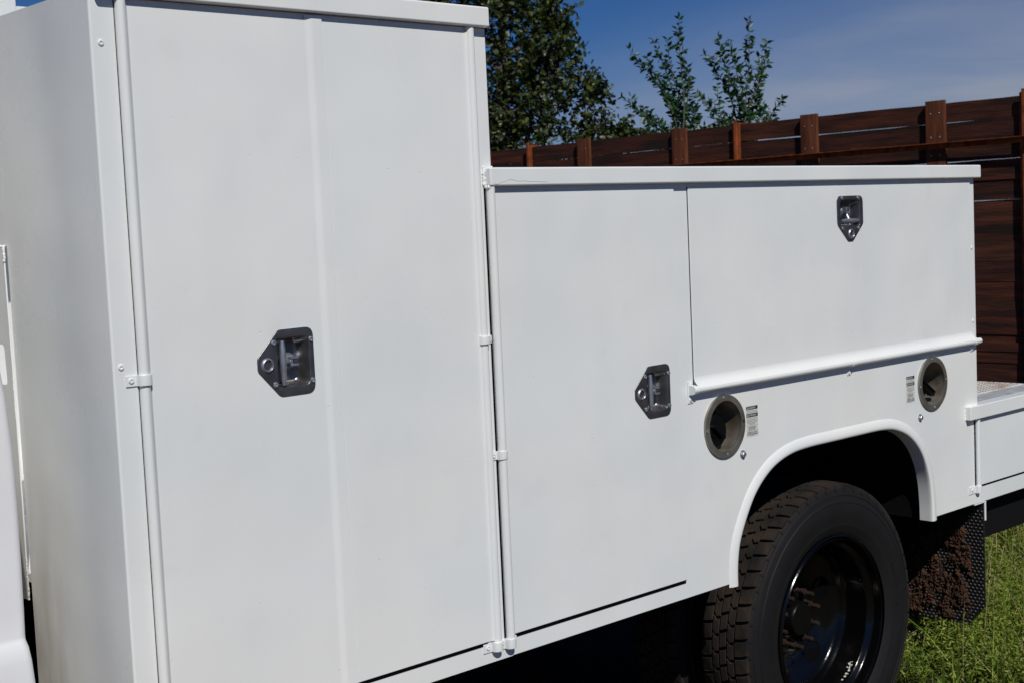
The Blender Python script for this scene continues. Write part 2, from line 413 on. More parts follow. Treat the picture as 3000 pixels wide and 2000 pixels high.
# rounded front corner running into the front wall
cz_ = [(0.5771 - 0.0045 * math.sin(R(15 * k)), 0.0045 - 0.0045 * math.cos(R(15 * k))) for k in range(7)]
cz_ += [(0.5725 + 0.0018 * math.sin(u * 7) , u) for u in (0.03, 0.08, 0.14, 0.20, 0.26, 0.32, 0.38, 0.42)]
b.loft([[(x, y, z) for x, y in cz_] for z in (BOT, 0.8, 1.1, 1.4, 1.7, 2.016)], closed=False)
b.box(0.577, 1.5118, 0.0035, 0.42, BOT, BOT + 0.003); b.box(1.508, 1.5112, 0.0035, 0.42, 0.59, 2.0); b.box(0.577, 1.5118, 0.417, 0.42, BOT, 2.0)
tall = b.build('tall_cabinet', W, truck)
b = B(); b.box(0.5728, 0.60, 0.4202, 0.60, 1.5675, 2.016, 0.001); b.build('front_panel', W, tall)
b = B(); b.box(0.5765, 1.505, 0.033, 0.60, 2.008, 2.0155, 0.002); b.build('cabinet_roof', W, tall)

def rail(name, x0, x1, z0, z1, parent, back=0.06, d=0.02):
    b = B(); b.box(x0, x1, -d, back, z0, z1, 0.0045, 4); return b.build(name, W, parent)
rail('roof_rail', 0.580, 1.511, 2.0013, 2.045, truck, 0.032)
rail('top_rail', 1.4915, 3.6485, 1.6525, 1.6941, truck, 0.42)

# doors ------------------------------------------------------------
def pipe(x0, z0, x1, z1, parent, r=0.0100, y=-0.0046, name='hinge_pipe'):
    b = B(); b.tube([(x0, y, z0), (x1, y, z1)], r, 20); return b.build(name, W, parent)
ZB, ZT = 0.6315, 1.9895
LZ = 0.6305
# left leaf of the tall cabinet: flat skin, then a raised overlapping stile
b = B()
b.plate(rect(0.6435, 1.034, ZB, ZT), [place(offset(RECESS, -0.003), H1c)], -0.0045, 0.0, 0.0015)
left_leaf = b.build('cabinet_door', W, truck, smooth=30, label='left leaf of the tall pair with a raised edge strip')
b = B()
st = [(1.027, -0.0046), (1.031, -0.0050), (1.036, -0.0064), (1.041, -0.0076), (1.046, -0.0080), (1.0660, -0.0080), (1.0672, -0.0074), (1.0676, -0.0005)]
b.loft([[(x, y, z) for x, y in st] for z in (ZB - 0.001, 1.985, 1.994, 1.997)], closed=False)
b.poly([(x, y, 1.997) for x, y in st])
b.build('edge_strip', W, left_leaf, smooth=50)
# skin rolls round the hinge pipe
b = B()
b.loft([[(0.6312, -0.0147, z), (0.6350, -0.0138, z), (0.6385, -0.0108, z), (0.6405, -0.0072, z), (0.6425, -0.0052, z), (0.6445, -0.0046, z)] for z in (ZB, ZT)], closed=False)
b.build('rolled_edge', W, left_leaf, smooth=60)
pipe(0.6305, 0.56, 0.6305, 1.999, left_leaf)
# right leaf
b = B()
b.plate(rect(1.0686, 1.446, ZB, ZT - 0.001), [], -0.0045, 0.0, 0.0015)
right_leaf = b.build('cabinet_door', W, truck, smooth=30, label='right leaf of the tall pair, plain and without a latch')
b = B()
b.loft([[(1.444, -0.0046, z), (1.450, -0.0052, z), (1.4545, -0.0080, z), (1.4575, -0.0110, z), (1.4615, -0.0140, z), (1.4640, -0.0146, z)] for z in (ZB, ZT)], closed=False)
b.build('rolled_edge', W, right_leaf, smooth=60)
pipe(1.4625, 0.606, 1.4625, 2.001, right_leaf)
# mid door
b = B()
b.plate(rect(1.5105, 2.1297, ZB, 1.6425), [place(offset(RECESS, -0.003), H2c)], -0.0045, 0.0, 0.0012)
mid = b.build('cabinet_door', W, truck, smooth=30, label='single door of the low cabinet beside the tall cabinet')
pipe(1.5015, 0.604, 1.5015, 1.6524, mid, 0.0103, -0.0066)
# drop-down door
b = B()
b.plate(rect(2.1862, 3.6030, 1.130, 1.6425), [place(offset(RECESS, -0.003), H3c, True)], -0.0045, 0.0, 0.0015)
drop = b.build('drop_down_door', W, truck, smooth=30, label='wide door above the wheel, hinged along its lower edge')
b = B()
hp = [(-0.0046, 1.154), (-0.0056, 1.148), (-0.0085, 1.1415), (-0.0135, 1.1355), (-0.0190, 1.1305), (-0.0229, 1.1265)]
b.loft([[(x, y, z) for y, z in hp] for x in (2.183, 3.601)], closed=False)
b.build('rolled_edge', W, drop, smooth=60)
pipe(2.164, 1.1218, 3.631, 1.1218, drop, 0.0092, -0.0145)

# black strips laid in as the shade of the door gaps
for par_, bx_ in ((left_leaf, (0.645, 1.0676, -0.0012, 0.001, 0.6235, 0.6312)), (right_leaf, (1.0684, 1.4365, -0.0012, 0.001, 0.6235, 0.6312)),
                  (mid, (1.513, 2.128, -0.0012, 0.001, 0.6225, 0.6312)), (mid, (1.4872, 1.4920, -0.0012, 0.001, 0.628, 1.651)),
                  (drop, (2.1843, 2.1858, -0.0012, 0.001, 1.128, 1.6440)), (left_leaf, (0.6197, 0.6208, -0.0010, 0.001, 0.583, 1.999))):
    b = B(); b.box(*bx_); b.build('gap_shade', M_['gap'], par_, smooth=0)

# latches ----------------------------------------------------------
def rivet_bm(b, x, z, y, r=0.0052, h=0.0022, hole=True):
    b.lathe([(r, 0.0), (r, -h * 0.35), (r * 0.86, -h * 0.85), (r * 0.6, -h), (r * 0.42, -h), (r * 0.36, -h * 0.2), (0, -h * 0.2)], (x, y, z), 16)
def screw(x, z, y, m, parent, r=0.0052, h=0.0022, name='rivet'):
    b = B(); rivet_bm(b, x, z, y, r, h); o = b.build(name, m, parent, smooth=40)
    b = B(); b.lathe([(r * 0.40, -h * 0.45), (0, -h * 0.45)], (x, y, z), 12)
    return o
def latch(c, rot, label):
    yf = -0.0066
    b = B()
    lo = place(PLATE, c, rot); rec = place(RECESS, c, rot)
    b.plate(lo, [rec], yf, -0.0040, 0.0010)
    # dish: near-vertical wall on the bar side, sloping elsewhere
    def ring(dx0, dx1, dz, y):
        pts = []
        for x, z in RECESS:
            u = (x + 0.037) / 0.076; v = z / 0.049
            xx = x + dx0 * (1 - u) - dx1 * u; zz = z - dz * v
            pts.append((xx, zz))
        return [(x, y, z) for x, z in place(pts, c, rot)]
    # the flat plate's hole is grown slightly at the front, so start from that grown loop
    gr = [(x, yf, z) for x, z in offset(rec, -0.0010)]
    r0 = [(x, yf + 0.0010, z) for x, z in rec]
    rings = [r0, ring(0.0008, 0.0012, 0.0012, -0.0035), ring(0.001, 0.004, 0.003, 0.004), ring(0.0015, 0.008, 0.0055, 0.014), ring(0.002, 0.011, 0.007, 0.021),
             ring(0.0035, 0.0145, 0.010, 0.0245), ring(0.008, 0.02, 0.016, 0.0255)]
    b.loft(rings, cap1=True)
    o = b.build('latch_plate', M_['steel'], truck, smooth=55, label=label)
    # T bar, neck, fork and square boss
    def Q(x, y, z):
        return (c[0] - z, y, c[1] + x) if rot else (c[0] + x, y, c[1] + z)
    b = B()
    n = 9; pts = []; tp = []
    for k in range(n):
        u = k / (n - 1); z = 0.0435 - u * 0.088
        pts.append(Q(-0.0225, -0.0035, z)); tp.append(0.72 + 0.42 * math.sin(math.pi * min(1, max(0, u))) ** 0.8)
    b.tube(pts, 0.0062, 16, True, tp)
    b.tube([Q(-0.020, -0.001, 0), Q(-0.006, 0.006, 0), Q(0.003, 0.011, 0)], 0.0050, 12)
    b.build('t_handle', M_['zinc'], o, smooth=50)
    b = B()
    def bar(x0, x1, z0, z1, y0, y1, bev=0.0012):
        q0 = Q(x0, y0, z0); q1 = Q(x1, y1, z1)
        b.box(min(q0[0], q1[0]), max(q0[0], q1[0]), y0, y1, min(q0[2], q1[2]), max(q0[2], q1[2]), bev)
    bar(-0.001, 0.018, 0.0045, 0.0095, 0.000, 0.015); bar(-0.001, 0.018, -0.0095, -0.0045, 0.000, 0.015); bar(-0.001, 0.005, -0.0046, 0.0046, 0.001, 0.014)
    b.lathe([(0.0175, 0.0256), (0.0170, 0.022), (0.0140, 0.0175), (0.0125, 0.014), (0.0, 0.014)], Q(0.006, 0, 0), 24)
    b.build('fork', M_['zinc'], o, smooth=40)
    b = B(); bar(0.0065, 0.0165, -0.0042, 0.0042, 0.0, 0.0142, 0.001); b.build('pivot_pin', M_['steel'], o)
    # lock cylinder
    kc = Q(-0.0605, 0, -0.0015)
    b = B()
    b.lathe([(0.0150, yf + 0.001), (0.0146, yf - 0.0008), (0.0128, yf - 0.0034), (0.0112, yf - 0.0040), (0.0098, yf - 0.0028), (0.0092, yf + 0.001), (0.0092, 0.0), (0, 0.0)], (kc[0], 0, kc[2]), 28)
    lk = b.build('lock_cylinder', M_['zinc'], o, smooth=50)
    b = B(); b.box(kc[0] - 0.0048, kc[0] + 0.0048, -0.0042, 0.0005, kc[2] - 0.0014, kc[2] + 0.0014, 0.0005)
    b.build('key_slot', M_['zinc'], o)
    for sx in (-0.044, 0.044):
        for sz in (-0.041, 0.041):
            q = Q(sx, 0, sz); screw(q[0], q[2], yf, M_['zinc'], o, 0.0056, 0.0030)
    return o
latch(H1c, False, 'dull steel T-handle latch on the tall cabinet')
latch(H2c, False, 'shiny T-handle latch on the single low door')
latch(H3c, True, 'T-handle latch turned point down on the wide drop-down door')

# hinge clamps ------------------------------------------------------
def clamp(xp0, xp1, xb0, xb1, z0, z1, rivets, pr=0.0125, label=None, py=-0.0058):
    """flat tab xp0..xp1 with rivets plus a strap over the pipe xb0..xb1"""
    b = B()
    b.box(xp0, xp1, -0.0028, 0.0, z0, z1, 0.0009)
    xc = (xb0 + xb1) / 2; hw = (xb1 - xb0) / 2
    prof = []
    for k in range(11):
        a = math.pi * k / 10
        prof.append((xc - hw * math.cos(a), -0.001 - (abs(py) + pr - 0.001) * math.sin(a) ** 0.6))
    outer = [[(x, y, z) for x, y in prof] for z in (z0, z0 + 0.0012, z1 - 0.0012, z1)]
    outer[0] = [(x, y + 0.0008, z) for x, y, z in outer[0]]; outer[-1] = [(x, y + 0.0008, z) for x, y, z in outer[-1]]
    b.loft(outer, closed=False)
    for z in (z0, z1): b.poly([(x, y + 0.0008, z) for x, y in prof])
    o = b.build('hinge_clamp', W, truck, smooth=45)
    for rx, rz in rivets: screw(rx, rz, -0.0028, W, o, 0.0058, 0.0026)
    return o
clamp(0.5947, 0.6165, 0.6165, 0.6440, 1.3030, 1.3230, [(0.6050, 1.3140)], 0.0130)
clamp(1.4765, 1.4890, 1.4490, 1.4775, 1.3035, 1.3215, [(1.4825, 1.3125)], 0.0130)
clamp(1.4706, 1.4885, 1.4875, 1.5140, 1.0400, 1.0595, [(1.4782, 1.0505)], 0.0125, py=-0.0066)
clamp(1.4215, 1.4470, 1.4460, 1.4735, 0.6065, 0.6275, [(1.4350, 0.6180)], 0.0130)
clamp(1.4740, 1.4870, 1.4865, 1.5135, 0.6040, 0.6265, [(1.4800, 0.6195)], 0.0130, py=-0.0066)
b = B(); b.box(1.5135, 1.5235, -0.0028, 0.0, 0.606, 0.6275, 0.0009); t_ = b.build('clamp_tab', W, truck)
screw(1.5175, 0.6190, -0.0028, W, t_, 0.0052, 0.0024)

def hclamp(x0, x1, z0, z1, riv):
    b = B()
    b.box(x0, x1, -0.0026, 0.0, z0, z1, 0.0009)
    prof = []
    for k in range(11):
        a = math.pi * k / 10
        prof.append((1.1218 - 0.0125 * math.cos(a), -0.001 - 0.0250 * math.sin(a) ** 0.6))
    outer = [[(x, y, z) for y, z in [(q[1], q[0]) for q in prof]] for x in (x0 + 0.003, x0 + 0.004, x1 - 0.002, x1 - 0.001)]
    b.loft(outer, closed=False)
    for x in (x0 + 0.003, x1 - 0.001): b.poly([(x, q[1], q[0]) for q in prof])
    o = b.build('hinge_clamp', W, truck, smooth=45)
    for rx, rz in riv: screw(rx, rz, -0.0026, W, o, 0.0062, 0.0028)
hclamp(2.1605, 2.1815, 1.0870, 1.1445, [(2.1725, 1.1360), (2.1710, 1.0965)])
hclamp(2.8830, 2.9010, 1.0850, 1.1290, [(2.8925, 1.0935)])
hclamp(3.5920, 3.6110, 1.0890, 1.1480, [(3.6020, 1.1400), (3.6010, 1.0975)])
# stray rivets and bolts
for x, z in ((0.5915, 1.9187), (0.5880, 1.3400), (3.6150, 1.4267), (3.6150, 1.1872)):
    screw(x, z, 0.0, W, truck, 0.0060, 0.0026)
for x, z in ((2.3807, 0.9242), (3.2773, 0.9112)):
    b = B()
    b.lathe([(0.0115, 0.0), (0.0112, -0.0018), (0.007, -0.0022), (0, -0.0022)], (x, 0, z), 24)
    b.lathe([(0.0078, -0.0018), (0.0078, -0.0075), (0.0066, -0.0088), (0, -0.0088)], (x, 0, z), 6)
    b.build('hex_bolt', M_['zinc'], truck, smooth=30)

# weld beads at the left end of the top rail and the bed rail
def weld(pts, r, name='weld_bead', parent=truck, step=0.004):
    b = B()
    for (p, q) in zip(pts, pts[1:]):
        p = Vector(p); q = Vector(q); n = max(2, int((q - p).length / step))
        for k in range(n):
            c = p.lerp(q, (k + random.uniform(-0.2, 0.2)) / n)
            rr = r * random.uniform(0.75, 1.25)
            b.ico((c.x + random.uniform(-r, r) * 0.3, c.y, c.z), rr, (1.0, 0.7, 1.15), 2, 0.05)
    return b.build(name, W, parent, smooth=80, weld=False)
weld([(1.489, -0.002, 1.694), (1.488, -0.002, 1.654)], 0.0045)
weld([(1.490, -0.002, 1.652), (1.512, -0.008, 1.6505)], 0.0040)
weld([(1.4935, -0.012, 1.6505), (1.509, -0.012, 1.6505)], 0.0050)
weld([(1.4575, -0.006, 1.9995), (1.470, -0.006, 1.9995)], 0.0050)
weld([(0.624, -0.006, 1.9995), (0.640, -0.006, 1.9995)], 0.0048)
weld([(1.513, -0.001, 1.6955), (1.512, 0.02, 1.6955)], 0.0025)
weld([(3.556, 0.0, 0.912), (3.556, 0.0, 0.866)], 0.0035)

# hairline crack in the paint at the left end of the top rail
b = B()
cpts = [(1.502, 1.6580), (1.512, 1.6568), (1.524, 1.6600), (1.540, 1.6628), (1.553, 1.6672), (1.566, 1.6640), (1.578, 1.6622), (1.596, 1.6630), (1.612, 1.6612), (1.634, 1.6614), (1.655, 1.6604), (1.668, 1.6606)]
b.tube([(x + random.uniform(-0.001, 0.001), -0.0201, z + random.uniform(-0.0006, 0.0006)) for x, z in cpts], 0.0004, 5)
b.build('paint_crack', M_['crack'], truck)
# wheel arch lip ------------------------------------------------------
b = B()
prof = [(0.030, 0.0002), (0.027, -0.0018), (0.021, -0.0044), (0.013, -0.0068), (0.005, -0.0076), (-0.001, -0.0060), (-0.0035, -0.002), (-0.004, 0.006), (-0.004, 0.040)]
cl = smooth_path([(x, z) for x, z in ARCH_IN], 5)
rings = []
for i, pnt in enumerate(cl):
    a = Vector(cl[max(i - 1, 0)]); c = Vector(cl[min(i + 1, len(cl) - 1)])
    d = (c - a).normalized(); nrm = Vector((-d.y, d.x))           # outward (away from the opening)
    rings.append([(pnt[0] + nrm.x * n_, y, pnt[1] + nrm.y * n_) for n_, y in prof])
b.loft(rings, closed=False)
b.poly(rings[0]); b.poly(rings[-1])
b.build('wheel_arch_lip', W, truck, smooth=60)
# dark liner inside the arch
b = B()
lin = [(x, z) for x, z in cl]
b.loft([[(x, 0.040, z), (x, 0.425, z)] for x, z in [(p[0] + (0.012 if p[0] > 2.83 else -0.012), p[1] + (0.012 if p[1] > 0.7 else 0)) for p in lin]], closed=False)
b.build('wheel_arch_liner', M_['black'], truck, smooth=60)
b = B(); b.box(1.52, 4.19, 0.79, 0.81, 0.30, 0.90); b.box(1.52, 4.19, 1.59, 1.61, 0.30, 0.90)  # black skirt boards added so the space under the truck stays dark
b.box(0.2, 4.1, 0.80, 0.88, 0.42, 0.64, 0.01); b.box(0.2, 4.1, 1.52, 1.60, 0.42, 0.64, 0.01)
b.box(1.513, 2.30, 0.02, 0.80, 0.600, 0.604); b.box(3.37, 4.19, 0.02, 0.80, 0.600, 0.604); b.box(0.58, 1.50, 0.02, 0.80, 0.560, 0.564)
b.build('frame_and_dark_skirts', M_['black'], truck)

# fuel fillers -------------------------------------------------------
def filler(c, label, kind):
    x, z = c
    b = B()
    b.lathe([(0.0842, 0.0), (0.0846, -0.0056), (0.0838, -0.0070), (0.0690, -0.0078), (0.0675, -0.0070), (0.0668, 0.0005)], (x, 0, z), 64)
    o = b.build('filler_ring', M_['alu'], truck, smooth=40, label=label)
    b = B()
    rings = []
    for r, y, dz in ((0.0668, 0.0005, 0), (0.066, 0.010, 0), (0.0645, 0.035, 0.000), (0.061, 0.070, -0.002), (0.055, 0.100, -0.004), (0.0, 0.112, -0.004)):
        rings.append([(x + (r + 1e-4) * math.cos(2 * math.pi * k / 48), y, z + dz + (r + 1e-4) * math.sin(2 * math.pi * k / 48)) for k in range(48)])
    b.loft(rings)
    b.build('filler_cup', M_['cup'], o, smooth=50)
    for k in range(4):
        a = math.pi / 2 * k + 0.06
        if kind == 0 and k == 0:
            b = B(); b.lathe([(0.0036, -0.0080), (0, -0.0080)], (x + 0.0765 * math.cos(a), 0, z + 0.0765 * math.sin(a)), 12)
            b.build('screw_hole', M_['gap'], o, smooth=0)
        else:
            screw(x + 0.0765 * math.cos(a), z + 0.0765 * math.sin(a), -0.0073, M_['cup'], o, 0.0048, 0.0020, 'screw')
    b = B()
    if kind == 0:
        cx, cz = x - 0.018, z - 0.014
        b.tube([(cx - 0.006, 0.073, cz - 0.012), (cx - 0.002, 0.040, cz - 0.014)], 0.048, 24)
        b.lathe([(0.0, 0.008), (0.040, 0.010), (0.0465, 0.017), (0.048, 0.026), (0.048, 0.044), (0.042, 0.052), (0.0, 0.052)], (cx, 0, cz), 30)
        for k in range(15):
            a = 2 * math.pi * k / 15
            b.tube([(cx + 0.0475 * math.cos(a), 0.020, cz + 0.0475 * math.sin(a)), (cx + 0.0475 * math.cos(a), 0.044, cz + 0.0475 * math.sin(a))], 0.0034, 6)
        bb = bmesh.new(); bmesh.ops.create_cube(bb, size=1.0); bmesh.ops.scale(bb, vec=(0.056, 0.020, 0.012), verts=bb.verts)
        bmesh.ops.bevel(bb, geom=bb.edges[:], offset=0.003, segments=2, profile=0.5, affect='EDGES')
        b.merge(bb, Matrix.Translation((cx, 0.006, cz)) @ Matrix.Rotation(R(40), 4, 'Y'))
        b.tube([(cx - 0.040, 0.02, cz + 0.002), (cx - 0.022, 0.004, cz - 0.006), (cx - 0.008, 0.004, cz - 0.012)], 0.0015, 6)
    else:
        cx, cz = x - 0.014, z - 0.012
        b.lathe([(0.0, 0.024), (0.028, 0.025), (0.034, 0.030), (0.035, 0.050), (0.0, 0.052)], (cx - 0.006, 0, cz - 0.006), 30)
        for off_ in (-0.0045, 0.0045):
            bb = bmesh.new(); bmesh.ops.create_cube(bb, size=1.0); bmesh.ops.scale(bb, vec=(0.088, 0.026, 0.007), verts=bb.verts)
            bmesh.ops.bevel(bb, geom=bb.edges[:], offset=0.002, segments=2, profile=0.5, affect='EDGES')
            b.merge(bb, Matrix.Translation((cx + off_ * 0.6, 0.014, cz + off_)) @ Matrix.Rotation(R(32), 4, 'Y'))
        b.ico((cx + 0.034, 0.014, cz - 0.021), 0.012, (1, 1, 1), 2)
        b.tube([(cx - 0.01, 0.06, cz - 0.03), (cx + 0.002, 0.03, cz - 0.040)], 0.010, 10)
    b.build('filler_cap', M_['plastic'], o, smooth=40)
    return o
filler(F1, 'filler ring nearer the cab holding a round knurled cap', 0)
filler(F2, 'filler ring nearer the tail holding a cap with a bar grip', 1)

# decals ---------------------------------------------------------------
def text_mesh(s, height, width, x, z, y, m, parent, align='C', bold=0.0):
    cu = bpy.data.curves.new('lettering', 'FONT'); cu.body = s; cu.size = 1.0; cu.offset = bold
    cu.resolution_u = 2
    o = bpy.data.objects.new('tmp', cu); COL.objects.link(o)
    dg = bpy.context.evaluated_depsgraph_get()
    me = bpy.data.meshes.new_from_object(o.evaluated_get(dg)); bpy.data.objects.remove(o)
    xs_ = [v.co.x for v in me.vertices]; ys_ = [v.co.y for v in me.vertices]
    x0, x1, y0, y1 = min(xs_), max(xs_), min(ys_), max(ys_)
    for v in me.vertices:
        u = (v.co.x - x0) / (x1 - x0); t = (v.co.y - y0) / (y1 - y0)
        v.co = Vector((x - width / 2 + u * width, y, z + t * height))
    return link('lettering', me, m, parent)
def decal(x0, x1, z0, z1, label):
    w = x1 - x0; h = z1 - z0; xc = (x0 + x1) / 2
    b = B(); b.plate(rounded(rect(x0, x1, z0, z1), 0.002, 3), [], -0.0004, 0.0, 0.0001)
    o = b.build('warning_decal', M_['decal'], truck, smooth=0, label=label)
    def band(a, c, r=0.0012):
        b = B(); b.plate(rounded(rect(x0 + 0.001, x1 - 0.001, z1 - c * h, z1 - a * h), r, 3), [], -0.0007, -0.0004, 0.0001)
        b.build('band', M_['ink'], o, smooth=0)
    def txt(s, a, hh, ww, m=M_['ink'], y=-0.0006, bold=0.02): text_mesh(s, hh * h, ww * w, xc, z1 - a * h - hh * h, y, m, o, bold=bold)
    def warn(a, hh, cx):
        cz = z1 - (a + hh / 2) * h; s_ = hh * h * 0.62
        tri = [(cx - s_, cz - s_ * 0.8), (cx + s_, cz - s_ * 0.8), (cx, cz + s_ * 0.9)]
        inner = offset(tri, s_ * 0.2) if area2(tri) > 0 else offset(tri, s_ * 0.2)
        b = B(); b.plate(tri, [inner], -0.0010, -0.0007, 0.00005); b.box(cx - s_ * 0.07, cx + s_ * 0.07, -0.0010, -0.0007, cz - s_ * 0.30, cz + s_ * 0.35)
        b.build('warning_triangle', M_['decal'], o, smooth=0)
    band(0.0, 0.115); txt('CAUTION', 0.028, 0.062, 0.56, M_['decal'], -0.0010); warn(0.02, 0.08, x0 + 0.15 * w)
    txt('To help avoid injury to the', 0.145, 0.030, 0.84, bold=0.01); txt('body, loosen fuel cap slowly', 0.195, 0.030, 0.94, bold=0.01)
    band(0.245, 0.360, 0.0003); txt('ATTENTION', 0.273, 0.062, 0.66, M_['decal'], -0.0010); warn(0.262, 0.08, x0 + 0.11 * w)
    for i, (s, ww) in enumerate((('Pour aider \u00e0 prevenir les', 0.80), ('blessures, par mesure de', 0.86), ('securit\u00e9, d\u00e9visser lentement', 0.96), ('le bouchon du reservoir', 0.78), ('de carburant.', 0.42))):
        txt(s, 0.395 + 0.045 * i, 0.028, ww, bold=0.01)
    def rule(a):
        b = B(); b.box(x0 + 0.001, x1 - 0.001, -0.0006, -0.0004, z1 - a * h, z1 - (a - 0.004) * h); b.build('rule', M_['ink'], o, smooth=0)
    rule(0.645); txt('UNLEADED', 0.675, 0.048, 0.60); txt('FUEL ONLY', 0.740, 0.048, 0.62)
    rule(0.822); txt('ESSENCE SANS', 0.845, 0.045, 0.78); txt('PLOMB SEULEMENT', 0.903, 0.045, 0.94)
    txt('Printed in U.S.A.', 0.968, 0.018, 0.34, bold=0.005)
decal(2.4010, 2.4530, 0.9670, 1.0500, 'bilingual fuel caution decal right of the round-capped filler')
decal(3.2020, 3.2500, 0.9650, 1.0470, 'bilingual fuel caution decal left of the bar-grip filler')

# low rear box, deck and bumper ---------------------------------------
b = B()
b.box(3.6345, 4.20, 0.0, 0.42, BOT, 0.8990, 0.002)
rearbox = b.build('rear_box', W, truck)
b = B()
b.box(3.5548, 4.205, -0.02, 0.03, 0.8665, 0.9120, 0.003, 3)
b.build('deck_rail', W, truck)
b = B(); b.plate(rect(3.6330, 4.197, 0.6405, 0.8600), [], -0.0045, 0.0, 0.001)
rd = b.build('rear_box_door', W, truck, smooth=30)
pipe(3.6225, 0.622, 3.6225, 0.866, rd, 0.0090, -0.0050)
b = B(); b.box(3.6345, 4.195, -0.0012, -0.0002, 0.6340, 0.6403); b.build('gap_shade', M_['gap'], rd, smooth=0)  # black strips drawn as the shade in the rear door's gaps
b = B(); b.box(3.6085, 3.6135, -0.0012, 0.001, 0.643, 0.866); b.build('gap_shade', M_['gap'], rd, smooth=0)
clamp(3.5690, 3.6080, 3.6080, 3.6330, 0.6180, 0.6420, [(3.5880, 0.6310)], 0.0110, py=-0.005)
b = B(); b.box(3.636, 4.20, 0.031, 2.37, 0.900, 0.9105)
deck = b.build('rear_deck', M_['deckpaint'], truck)
b = B(); b.box(3.637, 4.195, 0.125, 2.30, 0.9106, 0.9125)
tp_ = b.build('tread_plate', M_['tan'], truck)
b = B()
nx, ny = 24, 44
for i in range(nx):
    for j in range(ny):
        cx = 3.655 + i * 0.0225; cy = 0.14 + j * 0.0225
        if cx > 4.185: continue
        a = R(45) if (i + j) % 2 else R(-45)
        ca, sa = math.cos(a), math.sin(a)
        q = [(-0.0105, 0), (0, 0.0036), (0.0105, 0), (0, -0.0036)]
        pv = [b.bm.verts.new((cx + x * ca - y * sa, cy + x * sa + y * ca, 0.9125)) for x, y in q]
        tv = b.bm.verts.new((cx, cy, 0.9146)); 
        for k in range(4): b.bm.faces.new((pv[k], pv[(k + 1) % 4], tv))
lg = b.build('raised_lugs', M_['lug'], tp_, smooth=0, weld=False); lg['kind'] = 'stuff'
b = B(); b.box(3.68, 4.205, 0.055, 2.32, 0.43, 0.575, 0.006)
b.build('rear_bumper', M_['black'], truck)

# far side cabinets, cargo floor, rack: seen only in slivers or from other positions
b = B()
b.box(0.573, 1.512, 1.98, 2.40, 0.556, 2.045, 0.004); b.box(1.513, 3.634, 1.98, 2.40, BOT, 1.694, 0.004); b.box(3.635, 4.20, 1.98, 2.40, BOT, 0.90, 0.003)
b.build('far_side_cabinet', W, truck)
b = B(); b.box(0.575, 3.634, 0.425, 1.978, 0.88, 0.898); b.build('cargo_floor', W, truck)
b = B()
b.box(0.60, 1.156, 1.60, 1.612, 2.016, 3.2, 0.002); b.build('rack_panel', W, truck)
b = B(); b.box(1.1565, 2.1, 1.60, 1.65, 2.212, 2.256, 0.004); b.box(2.05, 2.1, 1.60, 1.65, 0.9, 2.211, 0.003); b.build('rack_rail', W, truck)
b = B(); b.box(0.60, 1.156, 1.45, 1.978, 2.0, 2.015); b.build('rack_shelf', W, truck)
b = B(); b.lathe([(0.006, 1.5995), (0, 1.5995)], (1.1445, 0, 2.2315), 16); b.build('bolt_hole', M_['gap'], truck, smooth=0)

# bulkhead between cab and body: raw torch-cut edge catches the sun
b = B()
edge = []
z = 0.845
while z < 1.567:
    edge.append((0.4235 + 0.0016 * math.sin(z * 9) + random.uniform(-0.0006, 0.0006), z)); z += 0.03
edge.append((0.4240, 1.567))
slot = [(0.449, 1.287), (0.53, 1.287), (0.53, 1.369), (0.454, 1.369)]
def yzplate(b, outline, holes, x0, x1):
    loops = [outline] + holes; ed = []; ed2 = []
    for lp in loops:
        a = [b.bm.verts.new((x0, y, z)) for y, z in lp]; c = [b.bm.verts.new((x1, y, z)) for y, z in lp]; n = len(lp)
        for k in range(n):
            b.bm.faces.new((a[k], a[(k + 1) % n], c[(k + 1) % n], c[k])); ed.append(b.bm.edges.get((a[k], a[(k + 1) % n]))); ed2.append(b.bm.edges.get((c[k], c[(k + 1) % n])))
    bmesh.ops.triangle_fill(b.bm, use_beauty=True, edges=ed, normal=(-1, 0, 0)); bmesh.ops.triangle_fill(b.bm, use_beauty=True, edges=ed2, normal=(1, 0, 0))
yzplate(b, [(2.0, 0.845)] + edge + [(2.0, 1.567)], [rounded(slot, 0.012, 4)], 0.5665, 0.5695)
bk = b.build('bulkhead', W, truck, smooth=30)
weld([(0.5675, 0.4240, 1.567), (0.5675, 0.4235, 1.535)], 0.0028, parent=bk); weld([(0.5675, 0.4230, 1.30), (0.5675, 0.4235, 1.22)], 0.0018, parent=bk)
weld([(0.5675, 0.4232, 0.93), (0.5675, 0.4235, 0.85)], 0.0020, parent=bk); weld([(0.568, 0.424, 1.567), (0.568, 0.48, 1.567)], 0.0025, parent=bk)

# cab ------------------------------------------------------------------
b = B()
zs = [0.50, 0.70, 0.76, 0.81, 0.835, 0.848, 0.856, 0.90, 1.0, 1.1, 1.2, 1.3, 1.34, 1.45, 1.6, 1.8, 2.0, 2.25]
xe = [0.447, 0.4455, 0.4435, 0.4405, 0.438, 0.436, 0.437, 0.439, 0.441, 0.4415, 0.440, 0.4345, 0.430, 0.426, 0.415, 0.402, 0.388, 0.36]
yo = [0.120, 0.118, 0.118, 0.120, 0.124, 0.131, 0.134, 0.136, 0.137, 0.137, 0.137, 0.139, 0.141, 0.146, 0.158, 0.175, 0.195, 0.23]
rings = []
for z, x, y in zip(zs, xe, yo):
    rr = 0.016
    ring = [(-1.3, y, z), (-0.6, y, z), (x - 0.30, y, z), (x - 0.06, y + 0.001, z)]
    for k in range(6):
        a = math.pi / 2 * k / 5; ring.append((x - rr + rr * math.sin(a), y + rr - rr * math.cos(a), z))
    ring += [(x, y + 0.5, z), (x, 2.36 - y, z), (-1.3, 2.36 - y, z)]
    rings.append(ring)
b.loft(rings, cap0=True, cap1=True)
